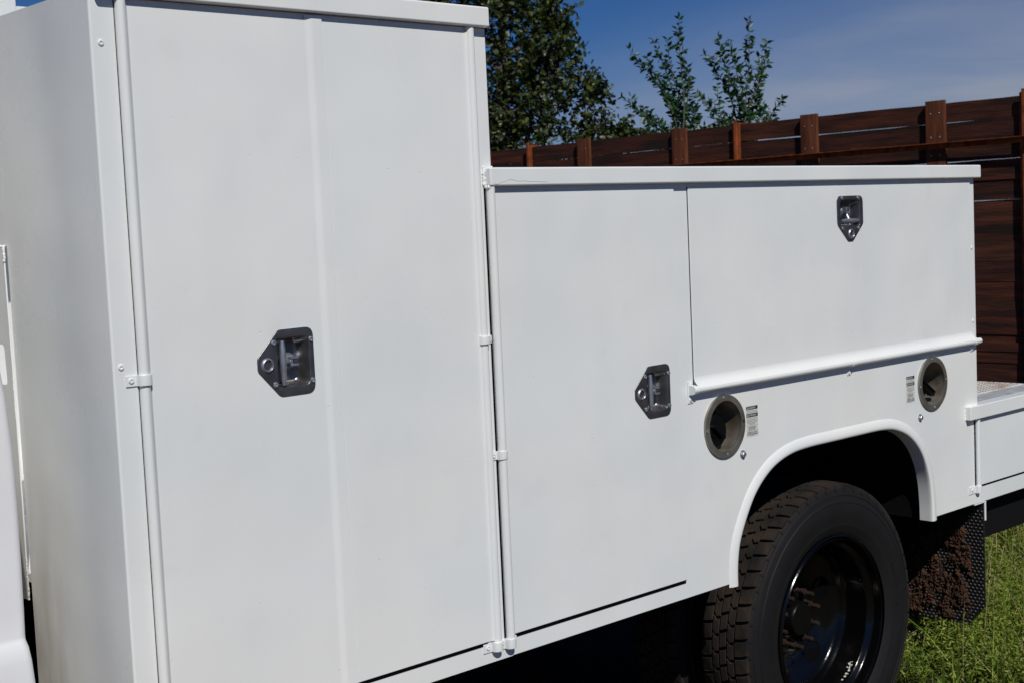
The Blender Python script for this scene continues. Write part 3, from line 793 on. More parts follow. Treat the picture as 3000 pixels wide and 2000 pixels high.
b.build('cab', M_['cabwhite'], truck, smooth=50)

# mud flap -------------------------------------------------------------
b = B()
fl = [(0.0, 0.222), (0.060, 0.150), (0.62, 0.155), (0.66, 0.20), (0.66, 0.56), (0.0, 0.56)]
yzplate(b, fl, [], 3.660, 3.666)
flap = b.build('mud_flap', M_['flap'], truck, smooth=30)
b = B()
j = 0; z = 0.155
while z < 0.55:
    y = 0.006 + (0.0075 if j % 2 else 0)
    while y < 0.65:
        if z > 0.222 - (y) * 1.2 + 0.006:
            s_ = 0.0046
            v = [b.bm.verts.new(p) for p in ((3.6598, y - s_, z), (3.6598, y, z + s_), (3.6598, y + s_, z), (3.6598, y, z - s_))]
            tp = [b.bm.verts.new(p) for p in ((3.6563, y - s_ * .4, z), (3.6563, y, z + s_ * .4), (3.6563, y + s_ * .4, z), (3.6563, y, z - s_ * .4))]
            for k in range(4): b.bm.faces.new((v[k], v[(k + 1) % 4], tp[(k + 1) % 4], tp[k]))
            b.bm.faces.new(tp)
        y += 0.015
    z += 0.0115; j += 1
st_ = b.build('rubber_studs', M_['flap'], flap, smooth=0, weld=False); st_['kind'] = 'stuff'
from mathutils import noise as mnoise
b = B()
st_m = 0.0031; ny_, nz_ = int(0.60 / st_m), int(0.36 / st_m)
def mud_mask(y, z):
    lim = 0.058 + 0.022 * mnoise.noise(Vector((z * 22, 3, 0)))
    a = mnoise.noise(Vector((y * 30, z * 24, 1.7))) + 0.55 * mnoise.noise(Vector((y * 85, z * 70, 5.1))) + 0.16
    if y < lim: a -= (lim - y) * 40
    top = 0.485 - max(0, y - lim) * 0.35
    if z > top: a -= (z - top) * 30
    if z < 0.166 + max(0, 0.08 - y): a -= 1
    return a
mv = {}
def mvert(i, j_):
    if (i, j_) not in mv:
        y = 0.035 + i * st_m + random.uniform(-0.0012, 0.0012); z = 0.155 + j_ * st_m + random.uniform(-0.0012, 0.0012)
        a = mud_mask(y, z)
        t = abs(mnoise.noise(Vector((y * 120, z * 95, 2.2)))) * 1.5 + abs(mnoise.noise(Vector((y * 260, z * 220, 7.2)))) * 0.8
        h = min(1.0, max(0.0, a) * 3.0) * (0.002 + 0.0095 * t + random.uniform(0, 0.0018))
        mv[(i, j_)] = (b.bm.verts.new((3.6592 - h, y, z)), a)
    return mv[(i, j_)]
for i in range(ny_):
    for j_ in range(nz_):
        q = [mvert(i, j_), mvert(i + 1, j_), mvert(i + 1, j_ + 1), mvert(i, j_ + 1)]
        if max(c_[1] for c_ in q) > 0: b.bm.faces.new([c_[0] for c_ in q])
for (k_, (v_, a_)) in list(mv.items()):
    if not v_.link_faces: b.bm.verts.remove(v_)
for k in range(900):
    y = random.uniform(0.045, 0.62); z = random.uniform(0.165, 0.47)
    if mud_mask(y, z) < -0.15: continue
    b.ico((3.654 - random.uniform(0, 0.004), y, z), random.uniform(0.0012, 0.0032), (1.0, random.uniform(0.6, 1.6), random.uniform(0.6, 1.6)), 1, 0.4)
mud = b.build('dried_mud', M_['mud'], flap, smooth=0, weld=False); mud['kind'] = 'stuff'
b = B()
b.box(3.6665, 3.676, -0.002, 0.0015, 0.515, BOT - 0.001, 0.001); b.box(3.60, 3.6760, -0.0025, 0.0012, BOT - 0.0035, BOT - 0.0008)
b.build('flap_bracket', W, truck)
b = B(); yzplate(b, [(0.002, 0.520), (0.002, 0.574), (0.08, 0.574), (0.08, 0.520)], [], 3.6670, 3.6700)
b.build('flap_hanger', M_['rust'], truck)

# wheel ------------------------------------------------------------------
WX, WZ, WY, TR = 2.848, 0.336, 0.028, 0.4270
RS = TR / 0.412      # the section below was drawn for a 0.412 m tyre
def wheel(yoff, label, full=True):
    B.rs = RS
    """tyre and rim standing in the XZ plane, outer face towards -Y at yoff"""
    o = thing_part = None
    b = B()
    side = [(0.253, 0.030), (0.262, 0.021), (0.275, 0.013), (0.290, 0.0075), (0.2925, 0.0062), (0.2945, 0.0072), (0.315, 0.0020), (0.330, 0.0), (0.345, 0.0003), (0.3545, 0.0022),
            (0.3560, 0.0010), (0.3620, 0.0020), (0.3640, 0.0052), (0.3760, 0.0085), (0.3770, 0.0070), (0.3830, 0.0095), (0.3845, 0.0125), (0.394, 0.0165), (0.3985, 0.0220), (0.4005, 0.030), (0.4020, 0.045), (0.4035, 0.085)]
    half = [(r, yoff + y) for r, y in side]
    other = [(r, yoff + 0.195 - y) for r, y in reversed(side)]
    b.lathe(half + other, (WX, 0, WZ), 120)
    # inner carcass so the tyre is closed
    b.lathe([(0.253, yoff + 0.030), (0.250, yoff + 0.1), (0.253, yoff + 0.165)], (WX, 0, WZ), 120)
    ty = b.build('tyre', M_['rubber'], truck, smooth=40, label=label)
    if full:
        # raised sidewall lettering 225/70R19.5
        s = '225/70R19.5'
        cu = bpy.data.curves.new('l', 'FONT'); cu.body = s; cu.size = 0.026; cu.extrude = 0.0008; cu.resolution_u = 2; cu.space_character = 1.15
        ob = bpy.data.objects.new('l', cu); COL.objects.link(ob)
        me = bpy.data.meshes.new_from_object(ob.evaluated_get(bpy.context.evaluated_depsgraph_get())); bpy.data.objects.remove(ob)
        for rot0 in (205, 25):
            m2 = me.copy()
            for v in m2.vertices:
                rr = 0.312 * RS + v.co.y; a = R(rot0) - v.co.x / 0.33
                v.co = Vector((WX + rr * math.cos(a), yoff + 0.0015 - v.co.z, WZ + rr * math.sin(a)))
            link('raised_lettering', m2, M_['rubber'], ty)
        b = B()
        for k in range(54):
            a = 2 * math.pi * k / 54
            for rr0, rr1, w in ((0.3885 * RS, 0.3975 * RS, 0.0035),):
                ca, sa = math.cos(a), math.sin(a)
                p = lambda r_, t_, y_: (WX + r_ * ca - t_ * sa, yoff + y_, WZ + r_ * sa + t_ * ca)
                vv = [p(rr0, -w, 0.0135), p(rr1, -w, 0.018), p(rr1, w, 0.018), p(rr0, w, 0.0135)]
                b.poly([(x, y - 0.002, z) for x, y, z in vv])
        nn_ = b.build('shoulder_notches', M_['rubber'], ty, smooth=0, weld=False); nn_['kind'] = 'stuff'
    # tread blocks
    b = B()
    NB = 54
    rows = [(0.018, 0.056, 0.0), (0.061, 0.082, 0.33), (0.087, 0.108, 0.66), (0.113, 0.134, 0.0), (0.139, 0.177, 0.33)]
    P_ = 2 * math.pi / NB
    for ri, (y0, y1, ph) in enumerate(rows):
        for k in range(NB):
            a0 = (k + ph) * P_; w = P_ * 0.82
            sk = P_ * (0.16 if ri % 2 == 0 else -0.16)
            zig = P_ * 0.10
            # block footprint (angle, y): six-cornered, skewed sipe-like ends
            fp = [(a0, y0), (a0 + zig, (y0 + y1) / 2), (a0 + sk, y1), (a0 + w + sk, y1), (a0 + w + zig, (y0 + y1) / 2), (a0 + w, y0)]
            def pt(a, y, r): return (WX + r * math.cos(a), yoff + y, WZ + r * math.sin(a))
            def rtop(y):
                u = abs(y - 0.0975) / 0.0795
                return TR - 0.0025 * u ** 2 - (0.0035 if u > 0.97 else 0)
            ac = sum(f[0] for f in fp) / 6; yc = sum(f[1] for f in fp) / 6
            bot = [b.bm.verts.new(pt(a, y, RS * (0.3985 if not (y < 0.02 or y > 0.175) else 0.394))) for a, y in fp]
            mid_ = [b.bm.verts.new(pt(a, y, rtop(y) - 0.0012)) for a, y in fp]
            top = [b.bm.verts.new(pt(ac + (a - ac) * 0.94, yc + (y - yc) * 0.94, rtop(y))) for a, y in fp]
            for k2 in range(6):
                k3 = (k2 + 1) % 6
                b.bm.faces.new((bot[k2], bot[k3], mid_[k3], mid_[k2])); b.bm.faces.new((mid_[k2], mid_[k3], top[k3], top[k2]))
            b.bm.faces.new(top)
    tr = b.build('tread_blocks', M_['tread'], ty, smooth=0, weld=False); tr['kind'] = 'stuff'
    # rim
    b = B()
    if full:
        prof = [(0.258, 0.012), (0.262, 0.014), (0.262, 0.020), (0.256, 0.024), (0.250, 0.016), (0.248, 0.014), (0.2455, 0.020), (0.2440, 0.038), (0.2400, 0.046), (0.2290, 0.052), (0.2265, 0.060),
                (0.2240, 0.120), (0.2200, 0.130), (0.2140, 0.136), (0.2130, 0.144), (0.2050, 0.155), (0.185, 0.164), (0.165, 0.172), (0.150, 0.180), (0.140, 0.188), (0.110, 0.1915), (0.075, 0.1915), (0.070, 0.190)]
        b.lathe([(r, yoff + y) for r, y in prof], (WX, 0, WZ), 120)
    else:
        b.lathe([(0.255, yoff + 0.02), (0.24, yoff + 0.05), (0.23, yoff + 0.15), (0.1, yoff + 0.02), (0, yoff + 0.02)], (WX, 0, WZ), 60)
    rim = b.build('rim', M_['rim'], truck, smooth=50)
    if full:
        for k in range(5):      # hand holes in the disc
            a = R(20 + 72 * k); cx, cz = WX + 0.165 * math.cos(a), WZ + 0.165 * math.sin(a)
            b = B()
            pts = []
            for q in range(28):
                t = 2 * math.pi * q / 28
                ur, ut = 0.026 * math.cos(t), 0.036 * math.sin(t)
                rr = 0.165 + ur
                x = WX + rr * math.cos(a) - ut * math.sin(a); z = WZ + rr * math.sin(a) + ut * math.cos(a)
                ra = math.hypot(x - WX, z - WZ)
                yy = np.interp(ra, [0.11, 0.14, 0.150, 0.165, 0.185, 0.205, 0.213], [0.1915, 0.188, 0.180, 0.172, 0.164, 0.155, 0.144])
                pts.append((WX + (x - WX) * RS, yoff + yy - 0.0012, WZ + (z - WZ) * RS))
            b.poly(pts); b.build('hand_hole', M_['gap'], rim, smooth=0)
        # hub
        b = B()
        b.lathe([(0.112, 0.191), (0.112, 0.184), (0.108, 0.180), (0.062, 0.180), (0.055, 0.176), (0.052, 0.138), (0.046, 0.130), (0.0, 0.130)], (WX, yoff, WZ), 48)
        b.build('hub', M_['plastic'], rim, smooth=40)
        for k in range(10):
            a = 2 * math.pi * k / 10 + 0.25
            x, z = WX + 0.086 * math.cos(a), WZ + 0.086 * math.sin(a)
            b = B()
            b.lathe([(0.0165, 0.143), (0.0165, 0.139), (0.0125, 0.136), (0.0125, 0.118), (0.0110, 0.115), (0.0, 0.115)], (x, yoff + 0.038, z), 6)
            st2 = [(0.0068, 0.116)]
            for q in range(9): st2 += [(0.0072, 0.113 - q * 0.0028), (0.0062, 0.1117 - q * 0.0028)]
            st2 += [(0.0050, 0.087), (0.0, 0.086)]
            b.lathe(st2, (x, yoff + 0.038, z), 10)
            b.build('lug_nut', M_['rust'], rim, smooth=30)
        # chipped paint patch with bare filler showing
        b = B()
        for q in range(20):
            aa = R(random.gauss(-52, 4.5)); yy = random.gauss(0.070, 0.005)
            rr = RS * np.interp(yy, [0.052, 0.060, 0.120], [0.229, 0.2265, 0.224]) - 0.0005
            x, z = WX + rr * math.cos(aa), WZ + rr * math.sin(aa)
            s_ = random.uniform(0.0012, 0.0042)
            nn = 6; pts = []
            for k in range(nn):
                t = 2 * math.pi * k / nn + random.uniform(-0.3, 0.3)
                da = s_ * math.cos(t) / rr; dy = s_ * math.sin(t)
                pts.append((WX + (rr) * math.cos(aa + da), yoff + yy + dy, WZ + rr * math.sin(aa + da)))
            b.poly(pts)
        b.build('paint_chips', M_['decal'], rim, smooth=0, weld=False)
wheel(WY, 'outer dual tyre in the wheel arch with dusty tread')
wheel(WY + 0.255, 'inner dual tyre behind the outer one', False)
B.rs = 1.0
b = B(); b.tube([(WX, 0.24, WZ), (WX, 2.1, WZ)], 0.06, 20); b.ico((WX, 1.2, WZ), 0.2, (1, 1, 1), 3)
b.build('rear_axle', M_['black'], truck, smooth=50)
b = B()
for y in (1.95, 2.2):
    b.lathe([(0.25, y), (0.30, y - 0.02), (0.38, y), (0.41, y + 0.03), (0.41, y + 0.15), (0.30, y + 0.18), (0.25, y + 0.17), (0.0, y + 0.1)], (WX, 0, WZ), 60)
b.build('far_side_tyres', M_['rubber'], truck, smooth=40)

# ================================================================== FENCE
FX = 11.4
fence = thing('plank_fence', 'tall dark red-brown stained plank fence with rusted beams behind the truck', 'fence', (FX, 6.0, GZ))
posts_y = [-5.85, -2.65, 0.55, 3.72, 6.955, 10.14, 13.35, 16.55]
NR = 14; PH = 0.1857
shapes = []
for v in range(8):                                     # eight warped, knotty-edged board shapes of unit length along Y
    b = B(); n = 14
    rings = []
    ph = random.uniform(0, 6)
    for k in range(n + 1):
        u = k / n - 0.5
        bow = 0.006 * math.sin(3.1 * u + ph)
        zt = PH / 2 - 0.0025 + 0.0028 * math.sin(17 * u + ph) * math.sin(5 * u + ph) + random.uniform(-0.0025, 0.0012)
        zb = -PH / 2 + 0.003 + random.uniform(-0.001, 0.002)
        rings.append([(bow - 0.019, u, zb), (bow - 0.019, u, zt), (bow + 0.019, u, zt), (bow + 0.019, u, zb)])
    b.loft(rings, cap0=True, cap1=True)
    bmesh.ops.recalc_face_normals(b.bm, faces=b.bm.faces)
    me = bpy.data.meshes.new('plank'); b.bm.to_mesh(me); b.bm.free(); me.materials.append(M_['planks'][v % 3]); shapes.append(me)
def piece(name, me, loc, scale=(1, 1, 1), rot=(0, 0, 0), parent=fence):
    o = bpy.data.objects.new(name, me); COL.objects.link(o); o.parent = parent
    o.matrix_parent_inverse = Matrix.Translation(-parent.location)
    o.location = loc; o.scale = scale; o.rotation_euler = rot
    return o
for s in range(len(posts_y) - 1):
    y0, y1 = posts_y[s] + 0.012, posts_y[s + 1] - 0.012
    for r in range(NR):
        zc = GZ + PH * (r + 0.5)
        dx = random.uniform(-0.006, 0.006); tilt = random.gauss(0, 0.0016)
        sc = 1.0
        if r == NR - 1: tilt = (0.0035 if s % 2 else -0.002)
        if r in (12, 11): tilt -= 0.0012
        if r < 9 and random.random() < 0.35:           # split boards: two narrower pieces
            f = random.uniform(0.4, 0.6)
            piece('plank', shapes[random.randrange(8)], (FX + dx, (y0 + y1) / 2, zc - PH * (1 - f) / 2), (1, y1 - y0, f * 1.06), (tilt, 0, 0))
            piece('plank', shapes[random.randrange(8)], (FX + dx + random.uniform(-0.008, 0.008), (y0 + y1) / 2, zc + PH * f / 2), (1, y1 - y0, (1 - f) * 1.06), (tilt, 0, 0))
        else:
            piece('plank', shapes[random.randrange(8)], (FX + dx, (y0 + y1) / 2, zc), (1, y1 - y0, 1.045 if r < 10 else (1.02 if r == 10 else 1.0)), (tilt, 0, 0))
bt = B(); bt.box(-0.020, 0.020, -0.098, 0.098, -1.335, 1.335, 0.003); bt_o = bt.build('batten', M_['batten']); bme = bt_o.data; bpy.data.objects.remove(bt_o)
nl = B(); nl.lathe([(0.006, 0.0), (0.004, -0.002), (0, -0.002)], (0, 0, 0), 8); nl_o = nl.build('nail_head', M_['zinc']); nme = nl_o.data; bpy.data.objects.remove(nl_o)
btn = {3: (4.612, 6.035), 4: (7.742, 9.205), 2: (1.40, 2.85), 5: (10.95, 12.4), 1: (-1.8, -0.35), 6: (14.1, 15.6), 0: (-5.0, -3.5)}
for s, ysb in btn.items():
    for y in ysb:
        o = piece('batten', bme, (FX - 0.046, y, GZ + 1.335 - 0.045), (1, 1, 1), (random.gauss(0, 0.003), 0, 0))
        for zz in (-0.045, 0.045):
            for r in (12.3, 13.5, 11.4):
                n_ = bpy.data.objects.new('nail_head', nme); COL.objects.link(n_); n_.parent = o
                n_.rotation_euler = (0, 0, R(-90)); n_.location = (-0.0205, zz, GZ + PH * r - (GZ + 1.335 - 0.045))
# rusted H beams
b = B(); H = 2.62
b.box(-0.060, -0.050, -0.050, 0.050, 0, H, 0.001); b.box(0.050, 0.060, -0.050, 0.050, 0, H, 0.001); b.box(-0.0495, 0.0495, -0.004, 0.004, 0, H)
b.box(-0.072, -0.0605, -0.016, 0.026, 0, H + 0.03, 0.002)
o_ = b.build('steel_post', M_['rustpost']); pme = o_.data; bpy.data.objects.remove(o_)
for y in posts_y: piece('steel_post', pme, (FX, y, GZ), (1, 1, 1), (random.gauss(0, 0.003), 0, 0))
# long rusty angle-iron rail in front of the battens, carried by brackets on the posts
b = B()
RX = FX - 0.132
b.box(RX, RX + 0.060, -5.8, 16.5, 2.163, 2.171, 0.001); b.box(RX + 0.054, RX + 0.060, -5.8, 16.5, 2.115, 2.1628)
b.box(RX - 0.002, RX + 0.01, 5.30, 5.50, 2.1712, 2.178, 0.001)
b.build('angle_rail', M_['rustpost'], fence)

# ================================================================== TREES
def leaf_cloud(name, pos, size, shape, m, parent, tone, up_bias=0.25, dirs=None, stuff=True, curl=0.25):
    """one mesh of separate leaves; shape = list of (u, v) outline points, fan around its centre"""
    n = len(pos); k = len(shape)
    sh = np.array(shape, float)
    d = rng.normal(size=(n, 3)); d[:, 2] += up_bias; d /= np.linalg.norm(d, axis=1)[:, None]      # normals
    if dirs is None: a = rng.normal(size=(n, 3))
    else: a = dirs
    a = a - (a * d).sum(1)[:, None] * d; a /= (np.linalg.norm(a, axis=1)[:, None] + 1e-9)
    c = np.cross(d, a)
    V = np.empty((n, k + 1, 3)); mid = sh.mean(0)
    V[:, 0] = pos + size[:, None] * (mid[0] * a + mid[1] * c) - size[:, None] * curl * 0.12 * d
    for i in range(k):
        V[:, i + 1] = pos + size[:, None] * (sh[i, 0] * a + sh[i, 1] * c) + size[:, None] * curl * abs(sh[i, 1]) * d
    V = V.reshape(-1, 3)
    base = (np.arange(n) * (k + 1))[:, None, None]
    tri = np.array([[0, 1 + i, 1 + (i + 1) % k] for i in range(k)])[None] + base
    F = tri.reshape(-1, 3)
    me = bpy.data.meshes.new(name)
    me.vertices.add(len(V)); me.vertices.foreach_set('co', V.ravel())
    me.loops.add(F.size); me.loops.foreach_set('vertex_index', F.ravel().astype(np.int32))
    me.polygons.add(len(F)); me.polygons.foreach_set('loop_start', np.arange(0, F.size, 3, dtype=np.int32))
    me.update(calc_edges=True)
    at = me.attributes.new('tone', 'FLOAT', 'POINT'); at.data.foreach_set('value', np.repeat(tone, k + 1).astype(np.float32))
    o = link(name, me, m, parent)
    if stuff: o['kind'] = 'stuff'
    return o
OAK = [(0, 0), (0.12, 0.10), (0.22, 0.34), (0.36, 0.16), (0.52, 0.42), (0.64, 0.18), (0.80, 0.24), (1.0, 0.0), (0.80, -0.24), (0.64, -0.18), (0.52, -0.42), (0.36, -0.16), (0.22, -0.34), (0.12, -0.10)]
ELM = [(0, 0), (0.22, 0.20), (0.5, 0.25), (0.8, 0.12), (1.0, 0), (0.8, -0.12), (0.5, -0.25), (0.22, -0.20)]

oak = thing('oak_tree', 'bushy dark green oak behind the left end of the fence', 'tree', (14.3, 14.0, GZ))
blobs = [(14.06, 14.54, 4.85, 0.59, 0.7), (14.65, 13.99, 4.87, 0.7, 0.64), (15.2, 13.48, 4.84, 0.42, 0.48), (14.97, 13.8, 5.82, 0.8, 0.59), (14.78, 13.78, 4.06, 0.81, 0.59), (15.22, 13.40, 4.19, 0.40, 0.54),
         (14.01, 14.47, 3.89, 0.64, 0.64), (14.80, 13.68, 3.35, 0.88, 0.56), (15.52, 13.05, 3.60, 0.27, 0.32), (15.55, 12.97, 3.06, 0.44, 0.30), (15.93, 12.60, 2.90, 0.28, 0.18), (16.2, 12.35, 2.84, 0.27, 0.14),
         (14.18, 14.23, 3.02, 0.7, 0.4), (14.4, 14.2, 6.5, 1.0, 0.7), (13.5, 15.0, 4.3, 0.9, 1.0), (14.3, 14.1, 2.5, 1.0, 0.5), (15.3, 13.2, 2.5, 0.7, 0.35)]
rx_ = Vector((0.731, -0.681, 0)); fx_ = Vector((0.681, 0.731, 0))
pos = []; br = B()
trunk_top = Vector((14.45, 14.0, 3.0))
tb = B(); tb.tube([(14.25, 14.0, GZ - 0.1), (14.3, 13.98, 1.2), (14.4, 14.0, 2.2), (14.45, 14.0, 3.2), (14.55, 13.95, 4.4), (14.6, 13.95, 5.6)], 0.16, 10, True, [1.3, 1, 0.85, 0.7, 0.45, 0.15])
tb.build('trunk', M_['bark'], oak, smooth=60)
def crooked(p, q, r0, r1, bld, n=5, j=0.08):
    p = Vector(p); q = Vector(q); L_ = (q - p).length; pts = []
    for k in range(n + 1):
        u = k / n; c = p.lerp(q, u)
        if 0 < k < n: c += Vector([random.uniform(-j, j) * L_ for _ in range(3)])
        pts.append(c)
    bld.tube(pts, 1.0, 5, False, [r0 + (r1 - r0) * k / n for k in range(n + 1)]); return pts
for bx_, by_, bz_, ra, rz in blobs:
    c = Vector((bx_, by_, bz_))
    base = Vector((14.42, 14.0, max(2.0, min(5.2, bz_ - 0.8))))
    crooked(base, c, 0.045, 0.02, br)
    nclump = int(46 * (ra * ra * rz) ** 0.55 / 0.45 * 1.15) + 8
    for _ in range(nclump):
        while True:
            v = Vector((random.uniform(-1, 1), random.uniform(-1, 1), random.uniform(-1, 1)))
            if 0.25 < v.length < 1: break
        v = v * (1.0 + 0.12 * random.random())
        q = c + rx_ * v.x * ra + fx_ * v.y * ra * 0.9 + Vector((0, 0, v.z * rz))
        tw = crooked(c.lerp(q, 0.15 * random.random()), q, 0.009, 0.003, br, 4, 0.10)
        out = (q - c).normalized()
        for _ in range(random.randint(14, 26)):
            pp = tw[random.choice((2, 3, 3, 4, 4, 4))] + Vector([random.gauss(0, 0.055) for _ in range(3)]) + out * random.uniform(0, 0.07)
            pos.append(tuple(pp))
br.build('branches', M_['bark'], oak, smooth=60, weld=False)
pos = np.array(pos); n = len(pos)
leaf_cloud('foliage', pos, rng.uniform(0.062, 0.120, n), OAK, M_['oak'], oak, np.clip(rng.beta(1.6, 2.6, n) + 0.05 * rng.normal(size=n), 0, 1), 0.5)

def sapling(label, stems, name='elm_sapling', root=None):
    o = thing(name, label, 'sapling', (root[0], root[1], GZ), 'young elms rising above the fence')
    b = B(); P_, D_ = [], []
    for st in stems:
        path = [Vector((root[0], root[1], GZ)), Vector((root[0] * 0.5 + st[0][0] * 0.5, root[1] * 0.5 + st[0][1] * 0.5, 1.1))] + [Vector(p) for p in st]
        # smooth
        full = []
        for i in range(len(path) - 1):
            p0, p1, p2, p3 = path[max(i - 1, 0)], path[i], path[i + 1], path[min(i + 2, len(path) - 1)]
            for k in range(10):
                t = k / 10
                full.append(0.5 * ((2 * p1) + (p2 - p0) * t + (2 * p0 - 5 * p1 + 4 * p2 - p3) * t * t + (3 * p1 - p0 - 3 * p2 + p3) * t ** 3))
        full.append(path[-1])
        m_ = len(full)
        b.tube(full, 0.016, 6, False, [1 - 0.88 * k / (m_ - 1) for k in range(m_)])
        def leaves(path_, start, sp=0.021):
            acc = 0; side = 1
            for i in range(len(path_) - 1):
                seg = path_[i + 1] - path_[i]; l = seg.length
                if l < 1e-6: continue
                acc += l
                if path_[i].z < start: continue
                while acc > sp:
                    acc -= sp; side = -side
                    t = seg.normalized()
                    s_ = t.cross(Vector((0.68, 0.73, 0))).normalized() * side
                    s_ = (s_ + Vector([random.gauss(0, 0.35) for _ in range(3)])).normalized()
                    P_.append(tuple(path_[i] + seg * random.random())); D_.append(tuple((t * 0.55 + s_ * 0.8).normalized()))
        leaves(full, 2.35)
        # side twigs
        for i in range(m_ // 3, m_ - 6, 2):
            if full[i].z < 2.3 or random.random() < 0.30: continue
            t = (full[i + 1] - full[i]).normalized()
            s_ = (t.cross(Vector((0.68, 0.73, 0))).normalized() * random.choice((-1, 1)) + Vector([random.gauss(0, 0.5) for _ in range(3)])).normalized()
            L_ = random.uniform(0.12, 0.34) * (1.15 - i / m_)
            tw = [full[i] + (t * 0.75 + s_ * 0.6) * L_ * k / 5 + Vector((0, 0, 0.03 * (k / 5) ** 2)) for k in range(6)]
            b.tube(tw, 0.0035, 4, False, [1, .9, .8, .6, .5, .3]); leaves(tw, 2.2, 0.020)
    b.build('stems', M_['bark'], o, smooth=60, weld=False)
    P_ = np.array(P_); D_ = np.array(D_); n = len(P_)
    leaf_cloud('foliage', P_, rng.uniform(0.060, 0.100, n), ELM, M_['elm'], o, rng.beta(1.5, 2.0, n), 0.3, D_)
    return o
A_ = [[(12.49, 8.67, 2.24), (12.58, 8.68, 2.97), (12.59, 8.73, 3.55), (12.62, 8.75, 4.01)], [(12.6, 8.78, 2.29), (12.59, 8.85, 2.91), (12.4, 9.07, 3.36), (12.25, 9.25, 3.67)], [(12.71, 8.86, 2.29), (12.71, 8.94, 3.0), (12.65, 9.04, 3.47), (12.58, 9.15, 3.8)], [(12.55, 8.72, 2.28), (12.52, 8.82, 2.86), (12.42, 8.96, 3.28), (12.35, 9.05, 3.56)], [(12.67, 8.81, 2.29), (12.75, 8.8, 2.87), (12.81, 8.78, 3.24), (12.81, 8.81, 3.47)], [(12.49, 8.68, 2.28), (12.38, 8.82, 2.62), (12.19, 9.02, 2.87), (12.02, 9.2, 3.08)], [(12.61, 8.76, 2.28), (12.66, 8.78, 2.86), (12.6, 8.89, 3.41), (12.6, 8.93, 3.76)], [(12.71, 8.86, 2.25), (12.56, 9.03, 2.59), (12.46, 9.15, 2.81), (12.4, 9.21, 2.9)], [(12.55, 8.71, 2.24), (12.67, 8.64, 2.56), (12.71, 8.63, 2.81), (12.71, 8.65, 2.93)]]
B_ = [[(13.04, 8.16, 2.2), (13.12, 8.17, 2.94), (13.2, 8.16, 3.51), (13.23, 8.18, 3.94)], [(13.15, 8.26, 2.21), (13.17, 8.31, 2.87), (13.1, 8.43, 3.38), (13.06, 8.52, 3.8)], [(13.26, 8.34, 2.22), (13.23, 8.44, 2.89), (13.12, 8.6, 3.36), (13.01, 8.73, 3.61)], [(13.1, 8.21, 2.21), (13.15, 8.24, 2.95), (13.12, 8.31, 3.36), (13.09, 8.39, 3.73)], [(13.22, 8.29, 2.21), (13.36, 8.23, 2.91), (13.5, 8.16, 3.4), (13.55, 8.15, 3.7)], [(13.06, 8.15, 2.2), (13.26, 8.01, 2.64), (13.37, 7.93, 2.84), (13.45, 7.87, 2.98)], [(13.14, 8.27, 2.21), (13.01, 8.43, 2.68), (12.91, 8.55, 2.93), (12.79, 8.68, 3.11)], [(13.27, 8.33, 2.21), (13.41, 8.25, 2.63), (13.49, 8.2, 2.83), (13.53, 8.17, 2.91)], [(13.1, 8.21, 2.21), (13.18, 8.2, 2.82), (13.3, 8.12, 3.15), (13.34, 8.13, 3.48)], [(13.2, 8.31, 2.21), (13.09, 8.45, 2.64), (13.05, 8.51, 2.85), (13.05, 8.55, 3.18)], [(13.04, 8.16, 2.2), (12.98, 8.26, 2.54), (12.84, 8.4, 2.63), (12.72, 8.51, 2.68)]]
sapling('slender elm sapling with a single tall shoot, nearer the oak', A_, root=(12.62, 8.75))
sapling('broader elm sapling with several spread shoots behind the second steel post', B_, root=(13.15, 8.25))

